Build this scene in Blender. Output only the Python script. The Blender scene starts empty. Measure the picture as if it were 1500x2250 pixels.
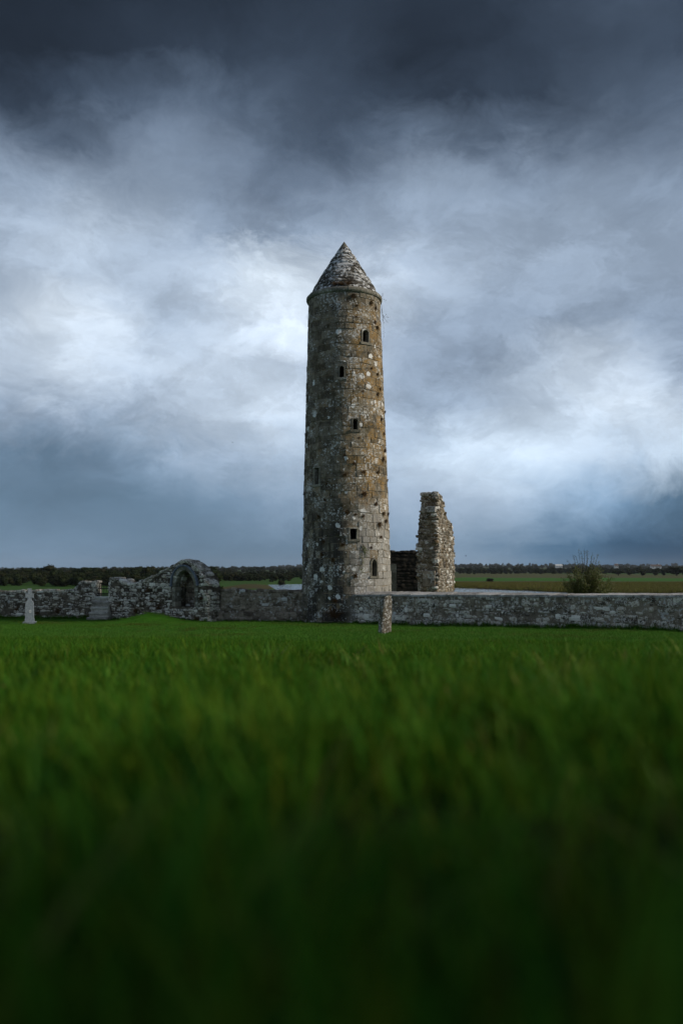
import bpy, bmesh, math, random
import numpy as np
from mathutils import Vector, Matrix, noise as mnoise

random.seed(7)
rng = np.random.default_rng(7)
SC = bpy.context.scene
COL = SC.collection
R = math.radians

# ------------------------------------------------------------------ camera
F, HY, CZ = 1813.0, 1252.0, 2.3           # focal length in photo pixels, horizon row, eye height (m)
cam_d = bpy.data.cameras.new('camera'); cam = bpy.data.objects.new('camera', cam_d); COL.objects.link(cam)
cam.location = (0, 0, CZ); cam.rotation_euler = (R(90), 0, 0)
cam_d.sensor_fit = 'HORIZONTAL'; cam_d.sensor_width = 24.0; cam_d.lens = F / 1500 * 24
cam_d.shift_y = (HY - 1125) / 1500
cam_d.clip_start = 0.02; cam_d.clip_end = 20000
cam_d.dof.use_dof = True; cam_d.dof.focus_distance = 34.0; cam_d.dof.aperture_fstop = 1.4
SC.camera = cam
SC.cycles.use_denoising = True
SC.cycles.max_bounces = 6; SC.cycles.diffuse_bounces = 3; SC.cycles.glossy_bounces = 3
SC.cycles.transmission_bounces = 4; SC.cycles.volume_bounces = 0; SC.cycles.transparent_max_bounces = 8
vs = SC.view_settings; vs.view_transform = 'Standard'; vs.look = 'None'; vs.gamma = 1.0; vs.exposure = 0.0
vs.use_curve_mapping = False

SUN_EL, SUN_AZ = 27.0, 97.0               # degrees; azimuth clockwise from the view axis (+Y)
sun_d = bpy.data.lights.new('sun', 'SUN'); sun = bpy.data.objects.new('sun', sun_d); COL.objects.link(sun)
sun_d.energy = 3.2; sun_d.angle = R(10); sun_d.color = (1.0, 0.88, 0.72)
_sd = Vector((math.sin(R(SUN_AZ)) * math.cos(R(SUN_EL)), math.cos(R(SUN_AZ)) * math.cos(R(SUN_EL)), math.sin(R(SUN_EL))))
sun.rotation_euler = _sd.to_track_quat('Z', 'Y').to_euler()


def lin(c):
    c = c / 255.0
    return c / 12.92 if c <= 0.04045 else ((c + 0.055) / 1.055) ** 2.4


class NT:
    """Small helper for building node trees."""
    def __init__(self, tree): self.t = tree; self.n = tree.nodes; self.l = tree.links
    def put(self, sock, v):
        if v is None: return
        if isinstance(v, bpy.types.NodeSocket): self.l.new(v, sock)
        else:
            try: sock.default_value = v
            except Exception: sock.default_value = (*v, 1.0)
    def m(self, op, a, b=None, c=None, clamp=False):
        n = self.n.new('ShaderNodeMath'); n.operation = op; n.use_clamp = clamp
        self.put(n.inputs[0], a)
        if b is not None: self.put(n.inputs[1], b)
        if c is not None: self.put(n.inputs[2], c)
        return n.outputs[0]
    def vm(self, op, a, b=None, scale=None):
        n = self.n.new('ShaderNodeVectorMath'); n.operation = op
        self.put(n.inputs[0], a)
        if b is not None: self.put(n.inputs[1], b)
        if scale is not None: self.put(n.inputs['Scale'], scale)
        return n.outputs[0]
    def sep(self, v):
        n = self.n.new('ShaderNodeSeparateXYZ'); self.put(n.inputs[0], v); return n.outputs
    def comb(self, x, y, z):
        n = self.n.new('ShaderNodeCombineXYZ')
        for i, v in enumerate((x, y, z)): self.put(n.inputs[i], v)
        return n.outputs[0]
    def noise(self, vec, scale, detail=3.0, rough=0.55, dist=0.0):
        n = self.n.new('ShaderNodeTexNoise'); self.put(n.inputs['Vector'], vec)
        n.inputs['Scale'].default_value = scale; n.inputs['Detail'].default_value = detail
        n.inputs['Roughness'].default_value = rough; n.inputs['Distortion'].default_value = dist
        return n.outputs['Fac'], n.outputs['Color']
    def voro(self, vec, scale, rnd=1.0):
        n = self.n.new('ShaderNodeTexVoronoi'); self.put(n.inputs['Vector'], vec)
        n.inputs['Scale'].default_value = scale; n.inputs['Randomness'].default_value = rnd
        return n.outputs['Distance'], n.outputs['Color']
    def ss(self, v, a, b, lo=0.0, hi=1.0):
        n = self.n.new('ShaderNodeMapRange'); n.interpolation_type = 'SMOOTHSTEP'
        self.put(n.inputs[0], v)
        for i, q in enumerate((a, b, lo, hi)): self.put(n.inputs[i + 1], q)
        return n.outputs[0]
    def mix(self, f, a, b, mode='MIX'):
        n = self.n.new('ShaderNodeMix'); n.data_type = 'RGBA'; n.blend_type = mode
        self.put(n.inputs[0], f); self.put(n.inputs[6], a); self.put(n.inputs[7], b)
        return n.outputs[2]


# ------------------------------------------------------------------ world: stormy layered cloud over a Nishita sky
world = bpy.data.worlds.new('World'); SC.world = world; world.use_nodes = True
wt = NT(world.node_tree); wt.n.clear()
SKY_G = [  # brightness (green, sRGB) of the cloud deck; rows from high to low, columns from left to right
    [42, 45, 50, 54, 56, 60, 50, 56, 66, 80, 72],
    [42, 44, 54, 62, 66, 66, 48, 54, 64, 76, 74],
    [66, 68, 90, 100, 92, 72, 62, 64, 72, 92, 98],
    [116, 100, 128, 128, 108, 92, 108, 102, 104, 118, 122],
    [158, 154, 150, 142, 124, 126, 150, 150, 146, 148, 146],
    [178, 194, 180, 158, 150, 158, 166, 164, 162, 160, 158],
    [184, 194, 186, 200, 236, 216, 196, 174, 168, 164, 160],
    [204, 226, 186, 198, 234, 210, 172, 160, 156, 156, 150],
    [200, 208, 202, 202, 200, 188, 164, 154, 184, 208, 166],
    [162, 162, 178, 194, 216, 196, 166, 180, 206, 224, 214],
    [126, 124, 146, 168, 184, 194, 206, 226, 222, 204, 216],
    [120, 118, 122, 134, 150, 162, 174, 184, 182, 154, 110],
    [132, 130, 122, 120, 124, 130, 148, 140, 114, 86, 72]]


def cloud_rgb(g, row, col):
    fr = np.interp(g, [45, 120, 180, 225], [0.80, 0.87, 0.91, 0.94])
    fb = np.interp(g, [45, 120, 180, 225], [1.27, 1.17, 1.11, 1.065])
    w = np.interp(row, [8.6, 10.2], [0, 1]) * np.interp(g, [120, 170], [1, 0.15])
    fr = fr * (1 - w) + 0.79 * w; fb = fb * (1 - w) + 1.19 * w
    w2 = np.interp(row, [10.75, 11.9], [0, 1]) * np.interp(col, [7, 9.6], [0, 1])
    fr = fr * (1 - w2) + 0.56 * w2; fb = fb * (1 - w2) + 1.38 * w2
    return (lin(g * fr), lin(g), lin(min(250, g * fb)), 1.0)


tc = wt.n.new('ShaderNodeTexCoord').outputs['Generated']
dx, dy, dz = wt.sep(tc)
az = wt.m('ARCTAN2', dx, dy)
fold = wt.m('SUBTRACT', wt.m('PINGPONG', wt.m('ADD', az, R(22.5)), R(45.0)), R(22.5))
hor = wt.m('SQRT', wt.m('ADD', wt.m('MULTIPLY', dx, dx), wt.m('MULTIPLY', dy, dy)))
elt = wt.m('DIVIDE', dz, wt.m('MAXIMUM', hor, 0.02))
uu = wt.m('MULTIPLY_ADD', wt.m('TANGENT', fold), F / 1500, 0.5)
tt = wt.m('MULTIPLY_ADD', wt.m('DIVIDE', elt, wt.m('COSINE', fold)), -F / 100, HY / 100)     # row coordinate
deck = wt.vm('SCALE', wt.comb(dx, dy, 0.0), scale=wt.m('DIVIDE', 1.0, wt.m('ADD', wt.m('MAXIMUM', dz, 0.0), 0.22)))
ball = wt.vm('MULTIPLY', tc, (3.2, 3.2, 5.4))
_, w1 = wt.noise(ball, 1.6, 3.0, 0.5)
wx, wy, wz = wt.sep(w1)
_, w2 = wt.noise(wt.vm('ADD', ball, wt.vm('SCALE', w1, scale=0.5)), 4.2, 9.0, 0.66)
vx, vy, vz = wt.sep(w2)
uw = wt.m('ADD', uu, wt.m('ADD', wt.m('MULTIPLY_ADD', wx, 0.12, -0.06), wt.m('MULTIPLY_ADD', vx, 0.15, -0.075)))
amp = wt.ss(tt, 9.0, 12.3, 1.0, 0.4)
dt = wt.m('MULTIPLY', wt.m('ADD', wt.m('MULTIPLY_ADD', wy, 1.0, -0.5), wt.m('MULTIPLY_ADD', vy, 2.0, -1.0)), amp)
tw = wt.m('MINIMUM', wt.m('MAXIMUM', wt.m('ADD', tt, dt), 0.0), 12.0)
acc = None
for i, row in enumerate(SKY_G):
    cr = wt.n.new('ShaderNodeValToRGB'); cr.color_ramp.interpolation = 'CARDINAL'
    el = cr.color_ramp.elements
    while len(el) < 11: el.new(0.5)
    for j, g in enumerate(row):
        el[j].position = j / 10
        el[j].color = cloud_rgb(g, i, j)
    wt.put(cr.inputs[0], uw)
    wgt = wt.m('MAXIMUM', wt.m('SUBTRACT', 1.0, wt.m('ABSOLUTE', wt.m('SUBTRACT', tw, float(i)))), 0.0)
    term = wt.vm('SCALE', cr.outputs[0], scale=wgt)
    acc = term if acc is None else wt.vm('ADD', acc, term)
# fine wisps, drawn out with the perspective of the cloud deck
f1, _ = wt.noise(deck, 3.0, 8.0, 0.6, 0.5)
f2, _ = wt.noise(wt.vm('ADD', ball, wt.vm('SCALE', w2, scale=0.35)), 2.6, 9.0, 0.6, 0.0)
bil = wt.ss(f2, 0.34, 0.66, -0.17, 0.19)                       # billows with firmer edges
wisp = wt.m('ADD', wt.m('MULTIPLY_ADD', f1, 0.40, -0.20), wt.m('MULTIPLY', bil, wt.ss(tt, 3.0, 6.0, 0.55, 1.0)))
wisp = wt.m('MULTIPLY', wisp, wt.ss(tt, 9.0, 11.4, 1.0, 0.3))
acc = wt.vm('SCALE', acc, scale=wt.m('ADD', wisp, wt.ss(tt, 2.0, 5.5, 1.0, 1.08)))
# towards the zenith the deck evens out
zen = wt.ss(elt, 0.75, 1.6)
acc = wt.mix(zen, acc, (lin(98), lin(112), lin(134), 1))
sky = wt.n.new('ShaderNodeTexSky'); sky.sky_type = 'NISHITA'; sky.sun_disc = False
sky.sun_elevation = R(SUN_EL); sky.sun_rotation = R(SUN_AZ); sky.air_density = 1.0; sky.dust_density = 1.5
cloudc = wt.vm('SCALE', acc, scale=10.0)
skyc = wt.mix(0.985, sky.outputs[0], cloudc)
bg = wt.n.new('ShaderNodeBackground'); wt.put(bg.inputs[0], skyc); bg.inputs[1].default_value = 0.1
wo = wt.n.new('ShaderNodeOutputWorld'); wt.l.new(bg.outputs[0], wo.inputs[0])


# ------------------------------------------------------------------ helpers
def tag(o, label=None, cat=None, group=None, kind=None):
    if label: o['label'] = label
    if cat: o['category'] = cat
    if group: o['group'] = group
    if kind: o['kind'] = kind
    elif cat: o['kind'] = 'thing'
    return o


def link(o, parent=None):
    COL.objects.link(o)
    if parent is not None: o.parent = parent
    return o


def empty(name, loc, label, cat, group=None):
    o = bpy.data.objects.new(name, None); o.location = loc; o.empty_display_size = 0.3
    return tag(link(o), label, cat, group)


def at(px, py, d):
    """A point at depth d (m) seen at a photo pixel."""
    return Vector(((px - 750) / F * d, d, CZ + (HY - py) / F * d))


def X(px, d): return (px - 750) / F * d
def Z(py, d): return CZ + (HY - py) / F * d


def mesh_obj(name, verts, faces, mat, parent=None, smooth=False, origin=None):
    """verts in world space; the object's origin goes to `origin` (world) and its parent is an unrotated empty or mesh."""
    vs_ = np.array([tuple(v) for v in verts], dtype=float)
    o0 = np.array(origin if origin is not None else ((vs_[:, 0].min() + vs_[:, 0].max()) / 2, (vs_[:, 1].min() + vs_[:, 1].max()) / 2, vs_[:, 2].min()))
    me = bpy.data.meshes.new(name)
    me.from_pydata((vs_ - o0).tolist(), [], [tuple(f) for f in faces])
    me.materials.append(mat)
    if smooth: me.polygons.foreach_set('use_smooth', [True] * len(me.polygons))
    me.update()
    o = bpy.data.objects.new(name, me)
    link(o, parent)
    o.location = Vector(o0) - world_loc(parent)
    return o


def world_loc(p):
    v = Vector((0, 0, 0))
    while p is not None:
        v += p.location; p = p.parent
    return v


class MB:
    def __init__(self): self.v = []; self.f = []
    def add(self, vs_, fs):
        o = len(self.v); self.v += [tuple(v) for v in vs_]; self.f += [tuple(i + o for i in f) for f in fs]
    def box(self, c, ax, ay, az_):
        c = Vector(c); ax, ay, az_ = Vector(ax), Vector(ay), Vector(az_)
        vs_ = [c + sx * ax + sy * ay + sz * az_ for sz in (-1, 1) for sy in (-1, 1) for sx in (-1, 1)]
        self.add(vs_, [(0, 2, 3, 1), (4, 5, 7, 6), (0, 1, 5, 4), (2, 6, 7, 3), (0, 4, 6, 2), (1, 3, 7, 5)])
    def tube(self, pts, rad, n=4):
        pts = [Vector(p) for p in pts]; rings = []
        for i, p in enumerate(pts):
            d = (pts[min(i + 1, len(pts) - 1)] - pts[max(i - 1, 0)]).normalized()
            a = d.orthogonal().normalized(); b = d.cross(a)
            r = rad[i] if isinstance(rad, (list, tuple)) else rad
            rings.append([p + r * (math.cos(k * 2 * math.pi / n) * a + math.sin(k * 2 * math.pi / n) * b) for k in range(n)])
        vs_ = [v for r_ in rings for v in r_]; fs = []
        for i in range(len(pts) - 1):
            for k in range(n):
                fs.append((i * n + k, i * n + (k + 1) % n, (i + 1) * n + (k + 1) % n, (i + 1) * n + k))
        fs.append(tuple(range(n))[::-1]); fs.append(tuple(range(len(vs_) - n, len(vs_))))
        self.add(vs_, fs)
    def prism(self, poly, P, depth_vec):
        """poly: list of (s,z); P maps to world; extruded by depth_vec."""
        a = [Vector(P(s, z)) for s, z in poly]; b = [p + Vector(depth_vec) for p in a]; n = len(a)
        self.add(a + b, [tuple(range(n)), tuple(range(2 * n - 1, n - 1, -1))] + [(i, i + n, (i + 1) % n + n, (i + 1) % n) for i in range(n)])
    def build(self, name, mat, parent=None, smooth=False, origin=None):
        return mesh_obj(name, self.v, self.f, mat, parent, smooth, origin)


def big_mesh(name, V, Fq, mat, parent=None, loc=(0, 0, 0), smooth=False):
    me = bpy.data.meshes.new(name)
    V = np.ascontiguousarray(V, dtype=np.float32); Fq = np.ascontiguousarray(Fq, dtype=np.int32)
    k = Fq.shape[1]
    me.vertices.add(len(V)); me.vertices.foreach_set('co', V.ravel())
    me.loops.add(Fq.size); me.loops.foreach_set('vertex_index', Fq.ravel())
    me.polygons.add(len(Fq)); me.polygons.foreach_set('loop_start', np.arange(0, Fq.size, k, dtype=np.int32))
    me.update(calc_edges=True)
    if mat: me.materials.append(mat)
    if smooth: me.polygons.foreach_set('use_smooth', np.ones(len(Fq), dtype=bool))
    o = bpy.data.objects.new(name, me); o.location = loc
    return o if parent is False else link(o, parent)


# ------------------------------------------------------------------ materials
def new_mat(name):
    m = bpy.data.materials.new(name); m.use_nodes = True
    t = NT(m.node_tree)
    bsdf = t.n['Principled BSDF']; bsdf.inputs['Roughness'].default_value = 0.9
    bsdf.inputs['Specular IOR Level'].default_value = 0.25
    return m, t, bsdf


def bump(t, bsdf, h, strength=0.5, dist=0.02):
    b = t.n.new('ShaderNodeBump'); b.inputs['Strength'].default_value = strength; b.inputs['Distance'].default_value = dist
    t.put(b.inputs['Height'], h); t.l.new(b.outputs[0], bsdf.inputs['Normal'])


def stone_mat(name, dark, light, white=0.5, wscale=2.6, speck=0.5, ochre=0.0, moss=0.0, tower=False, wcol=(0.62, 0.63, 0.62), piece=0.35, whole=0.0, sscale=9.0, pits=0.0):
    m, t, bsdf = new_mat(name)
    pos = t.n.new('ShaderNodeNewGeometry').outputs['Position']
    g = t.n.new('ShaderNodeNewGeometry'); isl = g.outputs['Random Per Island']
    oi = t.n.new('ShaderNodeObjectInfo').outputs['Random']
    rnd = t.m('FRACT', t.m('ADD', t.m('MULTIPLY', isl, 3.7), t.m('MULTIPLY', oi, 5.3)))
    nb, _ = t.noise(pos, 0.8, 3.0)
    nm, nmc = t.noise(pos, 4.5, 4.0, 0.62)
    nf, _ = t.noise(pos, 26.0, 3.0, 0.65)
    k = t.m('ADD', t.m('MULTIPLY', t.m('SUBTRACT', rnd, 0.5), piece), t.m('ADD', t.m('MULTIPLY', nm, 0.8), t.m('MULTIPLY', nf, 0.5)))
    col = t.mix(t.ss(k, 0.35, 0.97), dark, light)
    px_, py_, pz_ = t.sep(pos)
    if tower:
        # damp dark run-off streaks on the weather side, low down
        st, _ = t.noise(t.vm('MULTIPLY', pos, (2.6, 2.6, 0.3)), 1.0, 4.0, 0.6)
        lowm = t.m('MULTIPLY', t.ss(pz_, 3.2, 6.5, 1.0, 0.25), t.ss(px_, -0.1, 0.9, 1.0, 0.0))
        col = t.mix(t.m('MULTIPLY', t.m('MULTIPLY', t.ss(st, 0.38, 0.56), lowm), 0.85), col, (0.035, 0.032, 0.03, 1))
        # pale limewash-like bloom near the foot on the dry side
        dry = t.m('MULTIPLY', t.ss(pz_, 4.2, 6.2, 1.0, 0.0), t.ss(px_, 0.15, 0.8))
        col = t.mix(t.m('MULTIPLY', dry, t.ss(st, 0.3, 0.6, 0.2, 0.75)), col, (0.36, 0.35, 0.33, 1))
    if ochre:
        om, _ = t.noise(pos, 1.7, 5.0, 0.68)
        of, _ = t.noise(pos, 14.0, 3.0, 0.7)
        msk = t.ss(t.m('ADD', t.m('MULTIPLY', om, 0.65), t.m('MULTIPLY', of, 0.45)), 0.48, 0.66)
        if tower:
            msk = t.m('MULTIPLY', msk, t.m('MULTIPLY', t.ss(px_, -0.4, 1.1, 0.12, 1.0), t.m('MULTIPLY', t.ss(pz_, 3.5, 6.5), t.ss(pz_, 13.0, 14.5, 1.0, 0.1))))
        col = t.mix(t.m('MULTIPLY', msk, ochre), col, t.mix(nf, (0.16, 0.09, 0.03, 1), (0.42, 0.27, 0.09, 1)))
    if moss:
        mo, _ = t.noise(pos, 2.3, 5.0, 0.7)
        col = t.mix(t.m('MULTIPLY', t.ss(mo, 0.54, 0.66), moss), col, (0.045, 0.04, 0.014, 1))
    if speck:       # crusts of pale lichen in ragged patches
        sp, _ = t.noise(pos, 1.3, 3.0, 0.6)
        s1, _ = t.noise(pos, sscale, 6.0, 0.72)
        cov = t.m('ADD', t.m('MULTIPLY', t.m('SUBTRACT', sp, 0.5), 0.45), t.m('ADD', s1, t.m('MULTIPLY', t.m('SUBTRACT', rnd, 0.5), piece * 0.22)))
        th = 0.66 - 0.1 * speck
        sm = t.ss(cov, th, th + 0.07)
        col = t.mix(t.m('MULTIPLY', sm, 0.85), col, tuple(c * 0.82 for c in wcol) + (1,))
    if pits:        # eroded holes in the stone
        p1, _ = t.noise(pos, 11.0, 4.0, 0.6)
        col = t.mix(t.m('MULTIPLY', t.ss(p1, 0.44, 0.36), pits), col, (0.012, 0.011, 0.009, 1))
    if whole:       # stones crusted white all over
        col = t.mix(t.m('MULTIPLY', t.ss(rnd, 1.0 - whole, 1.0 - whole + 0.01), t.ss(nf, 0.35, 0.55, 0.5, 0.95)), col, wcol + (1,))
    if white:       # rounded lichen discs
        d1, c1 = t.voro(t.vm('ADD', pos, t.vm('SCALE', nmc, scale=0.24)), wscale)
        ax_, ay_, az2 = t.sep(c1)
        rad = t.m('MULTIPLY', t.ss(ax_, 1.0 - 0.62 * white, 1.05), 0.44)
        wm = t.ss(t.m('SUBTRACT', rad, t.m('ADD', d1, t.m('MULTIPLY_ADD', nf, 0.3, -0.15))), 0.0, 0.03)
        wm = t.m('MULTIPLY', wm, t.ss(t.m('ADD', nf, t.m('MULTIPLY', az2, 0.3)), 0.38, 0.55))
        cl, _ = t.noise(pos, 0.55, 2.0, 0.5)
        wm = t.m('MULTIPLY', wm, t.ss(cl, 0.38, 0.52))
        col = t.mix(t.m('MULTIPLY', wm, 0.95), col, wcol + (1,))
    t.put(bsdf.inputs['Base Color'], col)
    bump(t, bsdf, t.m('ADD', nf, t.m('MULTIPLY', nm, 1.2)), 0.9, 0.03)
    return m


def plain_mat(name, a, b, scale=6.0, rough=0.9, bs=0.3, spec=0.25):
    m, t, bsdf = new_mat(name)
    pos = t.n.new('ShaderNodeNewGeometry').outputs['Position']
    n, _ = t.noise(pos, scale, 4.0, 0.6)
    t.put(bsdf.inputs['Base Color'], t.mix(t.ss(n, 0.3, 0.7), a + (1,), b + (1,)))
    bsdf.inputs['Roughness'].default_value = rough; bsdf.inputs['Specular IOR Level'].default_value = spec
    if bs: bump(t, bsdf, n, bs, 0.02)
    return m


def leaf_mat(name, cols, trans=0.25, rough=0.55, spec=0.3):
    m, t, bsdf = new_mat(name)
    oi = t.n.new('ShaderNodeObjectInfo').outputs['Random']
    isl = t.n.new('ShaderNodeNewGeometry').outputs['Random Per Island']
    r = t.m('FRACT', t.m('ADD', t.m('MULTIPLY', oi, 0.55), t.m('MULTIPLY', isl, 0.6)))
    cr = t.n.new('ShaderNodeValToRGB'); e = cr.color_ramp.elements
    while len(e) < len(cols): e.new(0.5)
    for i, c in enumerate(cols): e[i].position = i / (len(cols) - 1); e[i].color = c + (1,)
    t.put(cr.inputs[0], r)
    t.put(bsdf.inputs['Base Color'], cr.outputs[0]); bsdf.inputs['Roughness'].default_value = rough
    bsdf.inputs['Specular IOR Level'].default_value = spec
    tr = t.n.new('ShaderNodeBsdfTranslucent'); t.put(tr.inputs[0], cr.outputs[0])
    mx = t.n.new('ShaderNodeMixShader'); mx.inputs[0].default_value = trans
    t.l.new(bsdf.outputs[0], mx.inputs[1]); t.l.new(tr.outputs[0], mx.inputs[2])
    t.l.new(mx.outputs[0], t.n['Material Output'].inputs['Surface'])
    return m


M = {}
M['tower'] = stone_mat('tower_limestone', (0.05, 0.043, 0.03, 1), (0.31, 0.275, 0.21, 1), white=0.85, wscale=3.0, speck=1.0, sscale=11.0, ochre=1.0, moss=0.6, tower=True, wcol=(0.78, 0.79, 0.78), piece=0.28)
M['mortar'] = stone_mat('tower_mortar', (0.06, 0.052, 0.04, 1), (0.34, 0.31, 0.25, 1), white=0.0, speck=0.8, ochre=0.5, moss=0.5)
M['roof'] = stone_mat('roof_limestone', (0.035, 0.03, 0.024, 1), (0.17, 0.16, 0.135, 1), white=0.7, wscale=3.2, speck=1.75, sscale=7.0, moss=0.5, wcol=(0.78, 0.80, 0.81))
M['trim'] = stone_mat('trim_limestone', (0.10, 0.096, 0.078, 1), (0.32, 0.30, 0.245, 1), white=0.3, speck=0.7, moss=0.35)
M['rubble'] = stone_mat('rubble_limestone', (0.075, 0.06, 0.043, 1), (0.56, 0.48, 0.37, 1), white=0.5, wscale=5.5, speck=2.0, sscale=21.0, pits=0.9, moss=0.25, piece=0.42, whole=0.05, wcol=(0.88, 0.85, 0.77))
M['rubble_dark'] = stone_mat('rubble_dark', (0.085, 0.067, 0.05, 1), (0.40, 0.34, 0.27, 1), white=0.3, wscale=4.2, speck=0.8, moss=0.5, piece=0.4, whole=0.02)
M['rubble_mortar'] = stone_mat('rubble_mortar', (0.045, 0.036, 0.026, 1), (0.32, 0.275, 0.21, 1), white=0.2, wscale=4.0, speck=1.0, moss=0.6)
M['ruin'] = stone_mat('ruin_limestone', (0.055, 0.048, 0.038, 1), (0.34, 0.31, 0.26, 1), white=0.35, wscale=4.0, speck=1.2, sscale=13.0, ochre=0.45, moss=0.5, piece=0.45, whole=0.10, pits=0.6, wcol=(0.72, 0.72, 0.7))
M['coping'] = stone_mat('coping_limestone', (0.16, 0.155, 0.145, 1), (0.55, 0.54, 0.52, 1), white=0.3, wscale=3.0, speck=1.3, sscale=14.0, moss=0.6)
M['shade_dark'] = plain_mat('shade_darkened_stone', (0.012, 0.012, 0.01), (0.045, 0.04, 0.032), 3.0)  # church wall behind the tower: deep shade put into the base colour
M['inside'] = plain_mat('window_interior', (0.012, 0.011, 0.01), (0.03, 0.027, 0.023), 4.0)  # near-black so the openings look unlit; the shade is in the colour
M['slab'] = stone_mat('standing_slab', (0.075, 0.063, 0.047, 1), (0.40, 0.37, 0.32, 1), white=0.4, wscale=9.0, speck=1.5, sscale=16.0, ochre=0.12, moss=0.6, wcol=(0.72, 0.72, 0.7))
M['grave'] = plain_mat('grey_granite', (0.15, 0.18, 0.21), (0.27, 0.315, 0.36), 22.0, 0.8, 0.3)
M['emblem'] = plain_mat('white_enamel', (0.7, 0.72, 0.72), (0.8, 0.82, 0.82), 8.0, 0.4, 0.0)
M['slate'] = plain_mat('blue_grey_limestone', (0.10, 0.12, 0.16), (0.20, 0.235, 0.30), 9.0, 0.7, 0.3)
M['step'] = stone_mat('step_limestone', (0.2, 0.188, 0.16, 1), (0.58, 0.56, 0.5, 1), white=0.6, wscale=5.0, speck=0.9, moss=0.35)
M['iron'] = plain_mat('black_iron', (0.008, 0.008, 0.009), (0.016, 0.016, 0.017), 20.0, 0.6, 0.1)
M['brown_tuft'] = leaf_mat('dry_brown_plant', [(0.03, 0.017, 0.006), (0.07, 0.036, 0.012), (0.11, 0.06, 0.022), (0.04, 0.04, 0.012)], 0.15, 0.8)
M['green_vine'] = leaf_mat('green_vine', [(0.04, 0.07, 0.01), (0.10, 0.14, 0.02)], 0.2)
M['twig'] = plain_mat('twig_bark', (0.035, 0.028, 0.02), (0.08, 0.062, 0.045), 20.0)
M['bush_leaf'] = leaf_mat('hawthorn_leaf', [(0.03, 0.045, 0.008), (0.055, 0.08, 0.012), (0.09, 0.11, 0.02), (0.11, 0.08, 0.025)], 0.3)
M['wood_leaf'] = leaf_mat('woodland_leaf', [(0.007, 0.013, 0.006), (0.011, 0.020, 0.007), (0.017, 0.026, 0.008), (0.022, 0.021, 0.009)], 0.1, 0.8, 0.1)
M['grass'] = leaf_mat('grass_blade', [(0.012, 0.05, 0.004), (0.028, 0.11, 0.006), (0.06, 0.195, 0.016), (0.12, 0.175, 0.012), (0.028, 0.085, 0.005)], 0.28, 0.7, 0.06)
M['lawn'] = leaf_mat('mown_grass_blade', [(0.038, 0.12, 0.010), (0.052, 0.15, 0.014), (0.07, 0.18, 0.024), (0.105, 0.175, 0.03)], 0.25, 0.7, 0.06)
M['clover'] = leaf_mat('dull_turf_blade', [(0.05, 0.09, 0.012), (0.07, 0.10, 0.016), (0.09, 0.105, 0.024)], 0.2, 0.8, 0.05)
M['reed'] = leaf_mat('reed', [(0.15, 0.15, 0.035), (0.12, 0.14, 0.03), (0.16, 0.11, 0.05)], 0.15, 0.9, 0.1)
M['wall_white'] = plain_mat('white_render', (0.62, 0.63, 0.62), (0.72, 0.72, 0.70), 2.0, 0.9, 0.0)
M['roof_slate'] = plain_mat('roof_slate', (0.10, 0.08, 0.075), (0.16, 0.13, 0.12), 2.0, 0.8, 0.0)
M['glass'] = plain_mat('dark_pane', (0.02, 0.025, 0.03), (0.03, 0.035, 0.04), 2.0, 0.2, 0.0, 0.5)
M['feather'] = plain_mat('dark_feather', (0.02, 0.022, 0.026), (0.04, 0.042, 0.046), 9.0, 0.8, 0.0)


def ground_mat():
    m, t, bsdf = new_mat('turf_and_fields')
    at_ = t.n.new('ShaderNodeAttribute'); at_.attribute_name = 'field'
    pos = t.n.new('ShaderNodeNewGeometry').outputs['Position']
    n1, _ = t.noise(pos, 0.55, 4.0, 0.6); n2, _ = t.noise(pos, 7.0, 4.0, 0.65); n3, _ = t.noise(pos, 60.0, 2.0, 0.6)
    k = t.m('ADD', t.m('MULTIPLY_ADD', n1, 0.7, 0.65), t.m('ADD', t.m('MULTIPLY_ADD', n2, 0.6, -0.3), t.m('MULTIPLY_ADD', n3, 0.5, -0.25)))
    t.put(bsdf.inputs['Base Color'], t.vm('SCALE', at_.outputs['Color'], scale=k))
    bsdf.inputs['Roughness'].default_value = 1.0; bsdf.inputs['Specular IOR Level'].default_value = 0.05
    bump(t, bsdf, t.m('ADD', n3, n2), 0.6, 0.05)
    return m


def water_mat():
    m, t, bsdf = new_mat('river_water')
    bsdf.inputs['Base Color'].default_value = (0.02, 0.026, 0.03, 1); bsdf.inputs['Roughness'].default_value = 0.06
    bsdf.inputs['Specular IOR Level'].default_value = 0.6
    pos = t.n.new('ShaderNodeNewGeometry').outputs['Position']
    n, _ = t.noise(t.vm('MULTIPLY', pos, (0.5, 1.6, 1)), 0.8, 3.0)
    bump(t, bsdf, n, 0.8, 0.12)
    return m


M['ground'] = ground_mat(); M['water'] = water_mat()

# ------------------------------------------------------------------ terrain
_py = np.arange(-80, 7000, 0.5)
_pz = np.interp(_py, [-80, -20, 0, 4, 10, 22, 35, 45, 60, 120, 165, 420, 1500, 3000, 4500, 7000],
                [3.4, 2.7, 2.06, 1.78, 1.34, 0.55, 0.0, -0.15, -0.7, -2.2, -2.6, -2.6, -2.4, 4.0, 14.0, 8.0])
_ker = np.ones(9) / 9
_pz = np.convolve(np.pad(_pz, 4, mode='edge'), _ker, 'valid')
RIVER = np.array([(-26, 293), (-17, 304), (-8, 300), (10, 270), (34, 241), (50, 197), (62, 160), (60, 120), (20, 118), (-10, 150), (-16, 209)], float)


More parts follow.
